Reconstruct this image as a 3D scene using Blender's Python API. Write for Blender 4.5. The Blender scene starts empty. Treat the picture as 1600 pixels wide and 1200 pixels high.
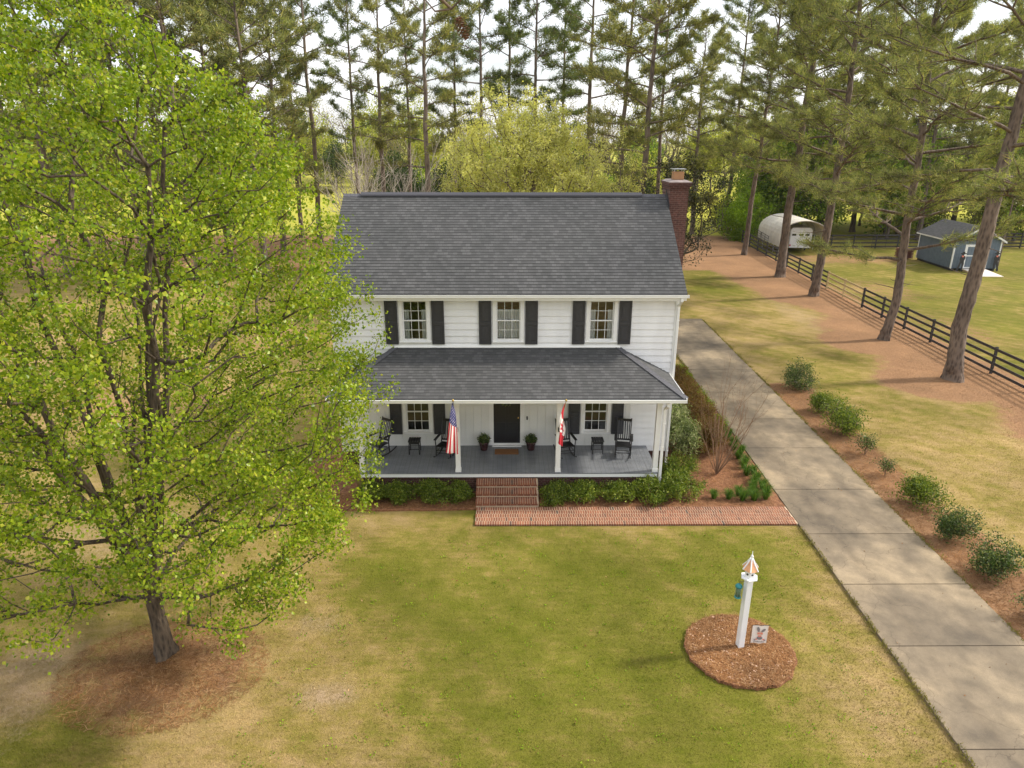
import bpy, math, random
import numpy as np
from mathutils import Matrix, Vector
rad = math.radians
SC = bpy.context.scene
C = SC.collection
# ---------------------------------------------------------------- camera
cam_d = bpy.data.cameras.new('camera'); cam = bpy.data.objects.new('camera', cam_d); C.objects.link(cam)
cam_d.sensor_width = 36; cam_d.lens = 36*1071.1/1600; cam_d.clip_end = 4000; cam_d.clip_start = .1
cr = Vector((0.99997145, -0.00734731, 0.0017634)); cu = Vector((0.00081505, 0.33690377, 0.94153873)); cf = Vector((0.00751187, 0.94151042, -0.33690014))
M = Matrix((cr, cu, -cf)).transposed().to_4x4(); M.translation = Vector((0, 0, 11.8))
cam.matrix_world = M
SC.camera = cam
# ---------------------------------------------------------------- light
SUN_AZ, SUN_EL = rad(80), rad(40)          # azimuth clockwise from +Y
w = bpy.data.worlds.new("World"); SC.world = w; w.use_nodes = True
nt = w.node_tree; nt.nodes.clear()
out = nt.nodes.new('ShaderNodeOutputWorld'); bg = nt.nodes.new('ShaderNodeBackground'); bg.inputs[1].default_value = 0.14
sky = nt.nodes.new('ShaderNodeTexSky'); sky.sky_type = 'NISHITA'; sky.sun_disc = False
sky.sun_elevation = SUN_EL; sky.sun_rotation = SUN_AZ; sky.dust_density = 3.0
tc = nt.nodes.new('ShaderNodeTexCoord'); mp = nt.nodes.new('ShaderNodeMapping'); mp.inputs['Scale'].default_value = (1, 1, 3.2)
ns = nt.nodes.new('ShaderNodeTexNoise'); ns.inputs['Scale'].default_value = 2.6; ns.inputs['Detail'].default_value = 7; ns.inputs['Roughness'].default_value = .58
rp = nt.nodes.new('ShaderNodeValToRGB'); rp.color_ramp.elements[0].position = .34; rp.color_ramp.elements[0].color = (.30, .30, .30, 1); rp.color_ramp.elements[1].position = .6; rp.color_ramp.elements[1].color = (.97, .97, .97, 1)
mx = nt.nodes.new('ShaderNodeMixRGB'); mx.inputs[2].default_value = (7.6, 7.6, 7.7, 1)
nt.links.new(tc.outputs['Generated'], mp.inputs[0]); nt.links.new(mp.outputs[0], ns.inputs[0]); nt.links.new(ns.outputs[0], rp.inputs[0])
nt.links.new(rp.outputs[0], mx.inputs[0]); nt.links.new(sky.outputs[0], mx.inputs[1]); nt.links.new(mx.outputs[0], bg.inputs[0]); nt.links.new(bg.outputs[0], out.inputs[0])
sl = bpy.data.lights.new('sun', 'SUN'); sl.energy = 3.3; sl.angle = rad(5.0); sl.color = (1, .93, .82)
so = bpy.data.objects.new('sun', sl); C.objects.link(so)
sd = Vector((math.sin(SUN_AZ)*math.cos(SUN_EL), math.cos(SUN_AZ)*math.cos(SUN_EL), math.sin(SUN_EL)))
so.rotation_euler = sd.to_track_quat('Z', 'Y').to_euler(); so.location = (60, 10, 60)
SC.view_settings.view_transform = 'Standard'; SC.view_settings.look = 'None'; SC.view_settings.gamma = 1; SC.view_settings.exposure = 0.58
SC.cycles.use_denoising = True; SC.cycles.max_bounces = 6; SC.cycles.transparent_max_bounces = 8
SC.cycles.diffuse_bounces = 3; SC.cycles.glossy_bounces = 2; SC.cycles.caustics_reflective = False

# ---------------------------------------------------------------- materials
def newmat(name):
    m = bpy.data.materials.new(name); m.use_nodes = True
    n = m.node_tree; n.nodes.clear()
    o = n.nodes.new('ShaderNodeOutputMaterial'); p = n.nodes.new('ShaderNodeBsdfPrincipled'); n.links.new(p.outputs[0], o.inputs[0])
    return m, n, p, o
def N(n, t, **k):
    x = n.nodes.new(t)
    for a, b in k.items():
        if a in x.inputs: x.inputs[a].default_value = b
        else: setattr(x, a, b)
    return x
def L(n, a, b): n.links.new(a, b)
def ramp(n, fac, stops):
    r = n.nodes.new('ShaderNodeValToRGB'); e = r.color_ramp.elements
    while len(e) < len(stops): e.new(.5)
    for i, (p, c) in enumerate(stops): e[i].position = p; e[i].color = (*c, 1)
    L(n, fac, r.inputs[0]); return r.outputs[0]
def mix(n, fac, a, b, mode='MIX'):
    x = n.nodes.new('ShaderNodeMixRGB'); x.blend_type = mode
    for i, v in ((0, fac), (1, a), (2, b)):
        if hasattr(v, 'links'): L(n, v, x.inputs[i])
        else: x.inputs[i].default_value = v if i == 0 or len(v) == 4 else (*v, 1)
    return x.outputs[0]
def mathn(n, op, a, b=0, clamp=False):
    x = n.nodes.new('ShaderNodeMath'); x.operation = op; x.use_clamp = clamp
    for i, v in ((0, a), (1, b)):
        if hasattr(v, 'links'): L(n, v, x.inputs[i])
        else: x.inputs[i].default_value = v
    return x.outputs[0]
def coords(n, scale=(1, 1, 1), rot=(0, 0, 0), kind='Object'):
    t = n.nodes.new('ShaderNodeTexCoord'); m = n.nodes.new('ShaderNodeMapping'); m.inputs['Scale'].default_value = scale; m.inputs['Rotation'].default_value = rot
    L(n, t.outputs[kind], m.inputs[0]); return m.outputs[0]
def noise(n, vec, scale, detail=4, rough=.55):
    x = N(n, 'ShaderNodeTexNoise', Scale=scale, Detail=detail, Roughness=rough); L(n, vec, x.inputs[0]); return x.outputs[0]
def bump(n, p, h, strength, dist):
    b = N(n, 'ShaderNodeBump', Strength=strength, Distance=dist); L(n, h, b.inputs['Height']); L(n, b.outputs[0], p.inputs['Normal'])
def simple(name, col, rough=.6, var=.12, scale=6, metal=0, bmp=.0, stretch=(1, 1, 1)):
    m, n, p, o = newmat(name); v = coords(n, stretch)
    f = noise(n, v, scale, 5)
    a = tuple(c*(1-var) for c in col); b = tuple(min(1, c*(1+var)) for c in col)
    L(n, ramp(n, f, [(.3, a), (.7, b)]), p.inputs['Base Color']); p.inputs['Roughness'].default_value = rough; p.inputs['Metallic'].default_value = metal
    if bmp: bump(n, p, noise(n, v, scale*6, 4), bmp, .02)
    return m
def leafmat(name, ca, cb, cc=None, rough=.45, trans=.35, lo=.72, hi=1.15, sc=.55):
    m, n, p, o = newmat(name)
    g = n.nodes.new('ShaderNodeNewGeometry')
    st = [(0, ca), (.8, cb)] + ([(1, cc)] if cc else [])
    col = ramp(n, g.outputs['Random Per Island'], st)
    big = noise(n, coords(n), sc, 3)
    col = mix(n, 1, col, ramp(n, big, [(.36, (lo, lo*1.03, lo)), (.64, (hi, hi*.98, hi*.88))]), 'MULTIPLY')
    L(n, col, p.inputs['Base Color']); p.inputs['Roughness'].default_value = rough; p.inputs['Specular IOR Level'].default_value = .25 if rough < .5 else .08
    t = n.nodes.new('ShaderNodeBsdfTranslucent'); L(n, mix(n, 1, col, (1.15, 1.25, .5), 'MULTIPLY'), t.inputs[0])
    ms = n.nodes.new('ShaderNodeMixShader'); ms.inputs[0].default_value = trans
    L(n, p.outputs[0], ms.inputs[1]); L(n, t.outputs[0], ms.inputs[2]); L(n, ms.outputs[0], o.inputs[0])
    return m
def bark(name, ca, cb, scale=7, b=.8):
    m, n, p, o = newmat(name); v = coords(n, (1, 1, .28))
    f = N(n, 'ShaderNodeTexVoronoi', Scale=scale); L(n, v, f.inputs[0])
    f2 = noise(n, v, scale*2.2, 6, .65)
    f3 = noise(n, coords(n, (1, 1, .5)), .8, 3)
    h = mathn(n, 'ADD', mathn(n, 'MULTIPLY', f.outputs['Distance'], .8), mathn(n, 'MULTIPLY', f2, .6))
    c = ramp(n, h, [(.35, ca), (.85, cb)])
    c = mix(n, 1, c, ramp(n, f3, [(.35, (.75, .72, .7)), (.68, (1.2, 1.15, 1.1))]), 'MULTIPLY')
    L(n, c, p.inputs['Base Color']); p.inputs['Roughness'].default_value = .9; bump(n, p, h, b, .05)
    return m
def brickmat(name, bw, rh, c1, c2, mort, rot=(0, 0, 0), offset=.5, msize=.012, dark=None, kind='Object'):
    m, n, p, o = newmat(name); v = coords(n, (1, 1, 1), rot, kind)
    b = n.nodes.new('ShaderNodeTexBrick'); b.offset = offset; b.inputs['Scale'].default_value = 1; b.inputs['Brick Width'].default_value = bw; b.inputs['Row Height'].default_value = rh
    b.inputs['Mortar Size'].default_value = msize; b.inputs['Mortar Smooth'].default_value = .2; b.inputs['Bias'].default_value = 0
    b.inputs['Color1'].default_value = (*c1, 1); b.inputs['Color2'].default_value = (*c2, 1); b.inputs['Mortar'].default_value = (*mort, 1)
    L(n, v, b.inputs[0]); f = noise(n, v, 14, 5)
    c = mix(n, 1, b.outputs[0], ramp(n, f, [(.3, (.6, .58, .56)), (.7, (1.25, 1.2, 1.15))]), 'MULTIPLY')
    f2 = noise(n, v, .9, 4)
    c = mix(n, 1, c, ramp(n, f2, [(.3, (.78, .76, .74)), (.7, (1.15, 1.15, 1.15))]), 'MULTIPLY')
    L(n, c, p.inputs['Base Color']); p.inputs['Roughness'].default_value = .9
    bump(n, p, mathn(n, 'SUBTRACT', mathn(n, 'MULTIPLY', f, .3), b.outputs['Fac']), .6, .012)
    return m

MT = {}
MT['white'] = simple('white_paint', (.81, .81, .81), .5, .06, 2.5, bmp=.05, stretch=(1, 1, .25))
MT['trim'] = simple('white_trim', (.82, .82, .80), .45, .03, 3)
MT['porchwhite'] = simple('porch_white', (.76, .76, .73), .5, .03, 2)
MT['black'] = simple('black_paint', (.022, .022, .026), .4, .2, 8)
MT['shutter'] = simple('shutter_black', (.034, .035, .041), .45, .15, 8)
MT['chair'] = simple('black_wood', (.012, .012, .013), .35, .2, 8)
MT['deck'] = None
MT['dark'] = simple('dark_room', (.10, .07, .05), .8, .3, 1.2)
MT['warm'] = simple('warm_room', (.40, .24, .12), .8, .25, 1.5)
MT['redroom'] = simple('red_room', (.22, .07, .05), .8, .25, 1.5)
MT['curtain'] = simple('white_curtain', (.62, .64, .66), .9, .12, 30, stretch=(1, 1, .05))
MT['brass'] = simple('brass', (.55, .38, .12), .3, .1, 5, metal=.8)
MT['metal'] = simple('galvanised_metal', (.45, .46, .47), .4, .1, 5, metal=.6)
MT['terracotta'] = simple('terracotta', (.36, .19, .09), .7, .1, 6)
MT['fence'] = simple('black_fence_paint', (.035, .030, .030), .7, .35, 5, stretch=(.4, .4, 2))
MT['rawwood'] = simple('raw_pine_board', (.52, .40, .20), .75, .15, 5, stretch=(.4, .4, 3))
MT['shedwall'] = None
MT['tarp'] = simple('cream_tarp', (.62, .58, .50), .6, .12, 1.5, bmp=.1)
MT['trailer'] = simple('white_metal', (.74, .76, .80), .35, .04, 2)
MT['rubber'] = simple('rubber', (.02, .02, .02), .7, .2, 8)
MT['red'] = simple('flag_red', (.48, .012, .025), .7, .08, 10)
MT['blue'] = simple('flag_blue', (.018, .024, .13), .7, .08, 10)
MT['flagwhite'] = simple('flag_white', (.78, .72, .68), .7, .06, 10)
MT['pot'] = simple('glazed_pot', (.055, .022, .022), .25, .3, 6)
MT['mat'] = simple('coir_mat', (.22, .10, .035), .95, .25, 60)
MT['copper'] = simple('copper_roof', (.72, .36, .18), .35, .15, 12, metal=.3)
MT['vinyl'] = simple('white_vinyl', (.82, .83, .85), .35, .03, 3)
MT['teal'] = simple('teal_plastic', (.02, .22, .24), .3, .1, 5)
MT['seed'] = simple('seed_tube', (.10, .17, .10), .4, .4, 40)
MT['cloth'] = simple('cream_cloth', (.78, .72, .66), .9, .04, 20)
MT['grey'] = simple('grey_ink', (.22, .20, .20), .9, .2, 20)
MT['coral'] = simple('coral_ink', (.70, .22, .16), .9, .15, 20)
MT['rampw'] = simple('pale_ramp_wood', (.72, .66, .60), .7, .08, 4, stretch=(4, .3, 1))
MT['bulb'] = simple('bulb_glass', (.85, .80, .55), .3, .05, 4)
MT['barkpine'] = bark('pine_bark', (.06, .043, .034), (.19, .145, .112), 9)
MT['barkpine_far'] = bark('pine_bark_far', (.08, .062, .05), (.20, .16, .125), 5)
MT['barkpear'] = bark('pear_bark', (.03, .022, .016), (.115, .088, .062), 14)
MT['twig'] = simple('grey_twig', (.13, .10, .075), .9, .25, 4)
MT['paletwig'] = simple('pale_twig', (.38, .33, .27), .9, .2, 4)
MT['browntwig'] = simple('brown_twig', (.22, .13, .075), .9, .25, 4)
MT['pear'] = leafmat('pear_leaf', (.11, .195, .012), (.34, .42, .032), (.44, .42, .06), .32, .42, .66, 1.18, .8)
MT['needle'] = leafmat('pine_needle', (.10, .13, .055), (.34, .35, .15), (.44, .36, .17), .6, .38, .50, 1.5, .9)  # wide tone range paints sunlit clumps and dark gaps into the needle colour
MT['needle2'] = leafmat('pine_needle_far', (.12, .14, .06), (.34, .33, .13), (.42, .35, .16), .6, .4, .55, 1.4, .7)  # same painted lit clumps and shaded gaps, slightly weaker
MT['needle3'] = leafmat('pine_needle_green', (.085, .13, .05), (.20, .24, .085), (.28, .25, .11), .55, .35)
MT['bud'] = leafmat('spring_bud', (.46, .45, .16), (.70, .67, .31), (.54, .47, .20), .6, .5)
MT['shrub'] = leafmat('azalea_leaf', (.055, .105, .012), (.215, .275, .03), (.36, .39, .07), .4, .3)
MT['shrubdark'] = leafmat('holly_leaf', (.030, .065, .018), (.13, .19, .05), (.36, .36, .14), .35, .25)
MT['varieg'] = leafmat('variegated_leaf', (.10, .15, .04), (.34, .38, .17), (.5, .5, .30), .5, .2)
MT['redshrub'] = leafmat('bronze_leaf', (.11, .06, .022), (.23, .13, .045), (.20, .22, .05), .6, .25)
MT['lime'] = leafmat('bright_leaf', (.13, .24, .015), (.30, .42, .03), None, .5, .35)
MT['lirio'] = leafmat('grassy_leaf', (.04, .105, .014), (.13, .22, .03), None, .5, .3)
MT['magnolia'] = leafmat('magnolia_leaf', (.012, .022, .010), (.07, .08, .035), (.22, .16, .08), .3, .1)
MT['wood1'] = leafmat('woods_leaf_green', (.09, .17, .025), (.27, .37, .05), (.42, .44, .08), .6, .4)
MT['wood2'] = leafmat('woods_leaf_yellow', (.28, .32, .05), (.50, .50, .12), (.54, .46, .14), .6, .45)
MT['wood3'] = leafmat('woods_leaf_dark', (.028, .05, .018), (.085, .12, .04), None, .6, .25)
MT['wood4'] = leafmat('woods_twig_haze', (.22, .19, .12), (.38, .33, .20), (.44, .40, .20), .8, .3)

def deckmat():
    m, n, p, o = newmat('porch_floor_paint'); v = coords(n)
    f = noise(n, coords(n, (1, 3, 1)), 1.2, 4)
    wv = N(n, 'ShaderNodeTexWave', Scale=1.9, Distortion=0); wv.bands_direction = 'X'; L(n, v, wv.inputs[0])
    c = ramp(n, f, [(.3, (.155, .165, .18)), (.7, (.215, .225, .24))])
    g = ramp(n, wv.outputs[0], [(.0, (.75, .75, .75)), (.06, (1, 1, 1))])
    L(n, mix(n, 1, c, g, 'MULTIPLY'), p.inputs['Base Color']); p.inputs['Roughness'].default_value = .32
    return m
MT['deck'] = deckmat()
def shedm():
    m, n, p, o = newmat('blue_grey_siding'); v = coords(n)
    wv = N(n, 'ShaderNodeTexWave', Scale=2.4, Distortion=0); wv.bands_direction = 'DIAGONAL'; L(n, coords(n, (1, 1, 0)), wv.inputs[0])
    c = ramp(n, noise(n, v, 3, 4), [(.3, (.105, .14, .18)), (.7, (.14, .18, .225))])
    L(n, mix(n, 1, c, ramp(n, wv.outputs[0], [(0, (.7, .7, .7)), (.08, (1, 1, 1))]), 'MULTIPLY'), p.inputs['Base Color']); p.inputs['Roughness'].default_value = .7
    return m
MT['shedwall'] = shedm()
def roofmat(name='asphalt_shingle', k=1.0):
    m, n, p, o = newmat(name); v = coords(n, kind='UV')
    b = n.nodes.new('ShaderNodeTexBrick'); b.offset = .37; b.inputs['Scale'].default_value = 1; b.inputs['Brick Width'].default_value = .17; b.inputs['Row Height'].default_value = .15
    b.inputs['Mortar Size'].default_value = .009; b.inputs['Mortar Smooth'].default_value = .5; b.inputs['Color1'].default_value = (0, 0, 0, 1); b.inputs['Color2'].default_value = (1, 1, 1, 1); b.inputs['Mortar'].default_value = (.0, .0, .0, 1)
    L(n, v, b.inputs[0])
    c = ramp(n, b.outputs[0], [(0, (.056*k, .057*k, .058*k)), (.5, (.071*k, .072*k, .073*k)), (1, (.094*k, .095*k, .096*k))])
    c = mix(n, 1, c, ramp(n, noise(n, v, 60, 3, .7), [(.3, (.7, .7, .7)), (.7, (1.3, 1.3, 1.3))]), 'MULTIPLY')
    c = mix(n, 1, c, ramp(n, noise(n, v, .5, 4), [(.3, (.85, .86, .85)), (.7, (1.12, 1.1, 1.1))]), 'MULTIPLY')
    L(n, c, p.inputs['Base Color']); p.inputs['Roughness'].default_value = .9
    bump(n, p, mathn(n, 'ADD', noise(n, v, 90, 3), mathn(n, 'MULTIPLY', b.outputs[0], .4)), .5, .01)
    return m
MT['roof'] = roofmat()
MT['brickwall'] = brickmat('red_brick', .22, .075, (.115, .045, .036), (.075, .032, .027), (.14, .085, .07), (rad(90), 0, 0))
MT['brickwall_side'] = brickmat('red_brick_side', .22, .075, (.17, .055, .04), (.10, .035, .03), (.24, .19, .16), (rad(90), 0, rad(90)))
MT['paver'] = brickmat('brick_paver', .080, .215, (.50, .19, .11), (.33, .12, .075), (.52, .40, .30), (0, 0, 0), .0, .009)
MT['paververt'] = brickmat('brick_riser', .080, .19, (.42, .16, .10), (.25, .09, .06), (.46, .36, .27), (rad(90), 0, 0), .0, .009)
def concretemat():
    m, n, p, o = newmat('driveway_concrete'); v = coords(n)
    a = noise(n, coords(n, (1, .8, 1)), .42, 6, .6); f = noise(n, v, 1.9, 6, .65); g = noise(n, v, 45, 3, .6)
    g2 = N(n, 'ShaderNodeNewGeometry'); sx = n.nodes.new('ShaderNodeSeparateXYZ'); L(n, v, sx.inputs[0])
    xx = mathn(n, 'SUBTRACT', sx.outputs[0], mathn(n, 'MULTIPLY', sx.outputs[1], .0202)); tr_ = mathn(n, 'ABSOLUTE', mathn(n, 'SUBTRACT', mathn(n, 'ABSOLUTE', mathn(n, 'SUBTRACT', xx, 10.84)), .85))
    tr_ = mathn(n, 'ADD', tr_, mathn(n, 'MULTIPLY', noise(n, coords(n, (1, .3, 1)), 1.6, 4), .5))
    c = ramp(n, a, [(.34, (.115, .090, .062)), (.50, (.200, .155, .103)), (.64, (.31, .238, .152))])  # broad blotches: stains, plus soft cloud and tree shadow painted into the colour
    c = mix(n, 1, c, ramp(n, f, [(.3, (.74, .74, .72)), (.7, (1.2, 1.2, 1.18))]), 'MULTIPLY')
    c = mix(n, 1, c, ramp(n, g, [(.3, (.88, .88, .88)), (.7, (1.1, 1.1, 1.1))]), 'MULTIPLY')
    c = mix(n, 1, c, ramp(n, g2.outputs['Random Per Island'], [(0, (.9, .9, .9)), (1, (1.08, 1.08, 1.06))]), 'MULTIPLY')
    c = mix(n, 1, c, ramp(n, tr_, [(.22, (.84, .83, .82)), (.5, (1.03, 1.03, 1.03))]), 'MULTIPLY')
    vc = N(n, 'ShaderNodeTexVoronoi', Scale=.33); vc.feature = 'DISTANCE_TO_EDGE'; vv = n.nodes.new('ShaderNodeVectorMath'); vv.operation = 'ADD'; L(n, v, vv.inputs[0]); nz = N(n, 'ShaderNodeTexNoise', Scale=1.3, Detail=5); L(n, v, nz.inputs[0]); L(n, nz.outputs[1], vv.inputs[1]); L(n, vv.outputs[0], vc.inputs[0])
    c = mix(n, 1, c, ramp(n, vc.outputs[0], [(.0, (.62, .60, .58)), (.004, (1, 1, 1))]), 'MULTIPLY')
    L(n, c, p.inputs['Base Color']); p.inputs['Roughness'].default_value = .8; bump(n, p, g, .15, .01)
    return m
MT['concrete'] = concretemat()
def strawcol(n, v):
    s1 = noise(n, v, 9, 6, .7)
    s2 = noise(n, v, 1.1, 4)
    fib = N(n, 'ShaderNodeTexWave', Scale=11, Distortion=14, Detail=3); fib.inputs['Detail Scale'].default_value = 3; L(n, v, fib.inputs[0])
    c = ramp(n, s1, [(.28, (.10, .040, .018)), (.5, (.235, .100, .043)), (.72, (.38, .20, .10))])
    c = mix(n, .5, c, mix(n, 1, c, ramp(n, fib.outputs[0], [(.1, (.6, .55, .5)), (.9, (1.35, 1.35, 1.35))]), 'MULTIPLY'))
    return mix(n, 1, c, ramp(n, s2, [(.3, (.8, .78, .76)), (.7, (1.12, 1.14, 1.16))]), 'MULTIPLY'), s1
def strawmat():
    m, n, p, o = newmat('pine_straw'); v = coords(n); c, h = strawcol(n, v)
    L(n, c, p.inputs['Base Color']); p.inputs['Roughness'].default_value = .95; bump(n, p, h, .9, .05)
    return m
MT['straw'] = strawmat()
def groundmat(name='lawn_ground', k=1.0):
    m, n, p, o = newmat(name)
    geo = n.nodes.new('ShaderNodeNewGeometry'); v = geo.outputs['Position']
    def attr(nm):
        a = n.nodes.new('ShaderNodeAttribute'); a.attribute_name = nm; return a.outputs['Fac']
    big = noise(n, v, .33, 5, .6); mid = noise(n, v, 1.6, 6, .68); fine = noise(n, v, 11, 5, .72); vf = noise(n, v, 42, 4, .7)
    nn = mathn(n, 'ADD', mathn(n, 'MULTIPLY', mathn(n, 'SUBTRACT', mid, .5), .85), mathn(n, 'MULTIPLY', mathn(n, 'SUBTRACT', fine, .5), .55))
    nb = mathn(n, 'ADD', nn, mathn(n, 'MULTIPLY', mathn(n, 'SUBTRACT', big, .5), 1.0))
    st = N(n, 'ShaderNodeTexWave', Scale=.42, Distortion=1.5, Detail=2); st.bands_direction = 'DIAGONAL'; L(n, v, st.inputs[0])
    sn = noise(n, coords(n, (.5, 2.2, 1), (0, 0, .25)), 2.4, 5, .7)
    nb = mathn(n, 'ADD', nb, mathn(n, 'MULTIPLY', mathn(n, 'SUBTRACT', st.outputs[0], .5), .10)); nb = mathn(n, 'ADD', nb, mathn(n, 'MULTIPLY', mathn(n, 'SUBTRACT', sn, .5), .7))
    green = mathn(n, 'ADD', attr('green'), nb)
    c = ramp(n, green, [(.12, (.40, .285, .13)), (.42, (.285, .222, .066)), (.66, (.185, .174, .030)), (1.0, (.128, .140, .014))])
    c2 = ramp(n, mathn(n, 'ADD', fine, mathn(n, 'MULTIPLY', mathn(n, 'SUBTRACT', vf, .5), .8)), [(.25, (.80, .80, .76)), (.5, (1, 1, 1)), (.75, (1.17, 1.15, 1.12))])
    c = mix(n, 1, c, c2, 'MULTIPLY')
    def mask(a, lo, hi, k=.8):
        mr = N(n, 'ShaderNodeMapRange'); mr.inputs['From Min'].default_value = lo; mr.inputs['From Max'].default_value = hi; L(n, mathn(n, 'ADD', a, mathn(n, 'MULTIPLY', nn, k)), mr.inputs[0]); return mr.outputs[0]
    dirt = mix(n, 1, ramp(n, fine, [(.3, (.34, .24, .14)), (.7, (.48, .35, .22))]), (1, 1, 1), 'MULTIPLY')
    c = mix(n, mask(attr('dirt'), .40, 1.0, 1.8), c, dirt)
    sc_, sh = strawcol(n, v)
    c = mix(n, mask(attr('straw'), .38, .72, 1.5), c, mix(n, .5, sc_, (.44, .285, .165, 1)))
    fld = ramp(n, nb, [(-.0, (.38, .36, .05)), (.35, (.31, .35, .04)), (.6, (.22, .29, .03))])
    c = mix(n, 1, c, ramp(n, noise(n, v, .22, 5, .65), [(.34, (.80, .80, .80)), (.66, (1.14, 1.13, 1.10))]), 'MULTIPLY')
    c = mix(n, mask(attr('field'), .4, .6), c, fld)
    c = mix(n, 1, c, (k, k, k), 'MULTIPLY'); L(n, c, p.inputs['Base Color']); p.inputs['Specular IOR Level'].default_value = .1; p.inputs['Roughness'].default_value = .95
    bump(n, p, mathn(n, 'ADD', fine, vf), .8, .05)
    return m
MT['ground'] = groundmat(); MT['blades'] = groundmat('grass_blades', 1.3)
def glassmat():
    m, n, p, o = newmat('window_glass')
    t = n.nodes.new('ShaderNodeBsdfTransparent'); t.inputs[0].default_value = (.9, .93, .92, 1); g = N(n, 'ShaderNodeBsdfGlossy', Roughness=.02); g.inputs[0].default_value = (.9, .95, .92, 1)
    f = N(n, 'ShaderNodeFresnel', IOR=1.5); ms = n.nodes.new('ShaderNodeMixShader')
    L(n, mathn(n, 'MULTIPLY', f.outputs[0], 1.6, True), ms.inputs[0]); L(n, t.outputs[0], ms.inputs[1]); L(n, g.outputs[0], ms.inputs[2]); L(n, ms.outputs[0], o.inputs[0])
    return m
MT['glass'] = glassmat()

# ---------------------------------------------------------------- object helpers
def tag(o, label=None, cat=None, group=None, kind=None):
    for k, v in (('label', label), ('category', cat), ('group', group), ('kind', kind)):
        if v: o[k] = v
    return o
def link(name, me, parent=None, loc=None):
    o = bpy.data.objects.new(name, me); C.objects.link(o)
    if parent: o.parent = parent
    if loc is not None: o.location = loc
    return o
def thing(name, label, cat, loc=(0, 0, 0), rz=0, group=None):
    o = link(name, None, None, loc); o.rotation_euler = (0, 0, rz); o.empty_display_size = .3
    return tag(o, label, cat, group)
def npmesh(name, V, F, mat, smooth=False, mi=None):
    """V (n,3); F (m,k) array"""
    V = np.asarray(V, dtype=np.float32).reshape(-1, 3); F = np.asarray(F, dtype=np.int32); k = F.shape[1]
    me = bpy.data.meshes.new(name); me.vertices.add(len(V)); me.vertices.foreach_set('co', V.ravel())
    me.loops.add(F.size); me.loops.foreach_set('vertex_index', F.ravel())
    me.polygons.add(len(F)); me.polygons.foreach_set('loop_start', np.arange(0, F.size, k, dtype=np.int32)); me.polygons.foreach_set('loop_total', np.full(len(F), k, dtype=np.int32))
    if smooth: me.polygons.foreach_set('use_smooth', np.ones(len(F), dtype=bool))
    for m in (mat if isinstance(mat, (list, tuple)) else [mat]): me.materials.append(m)
    if mi is not None: me.polygons.foreach_set('material_index', np.asarray(mi, dtype=np.int32))
    me.update(calc_edges=True); return me
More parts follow.
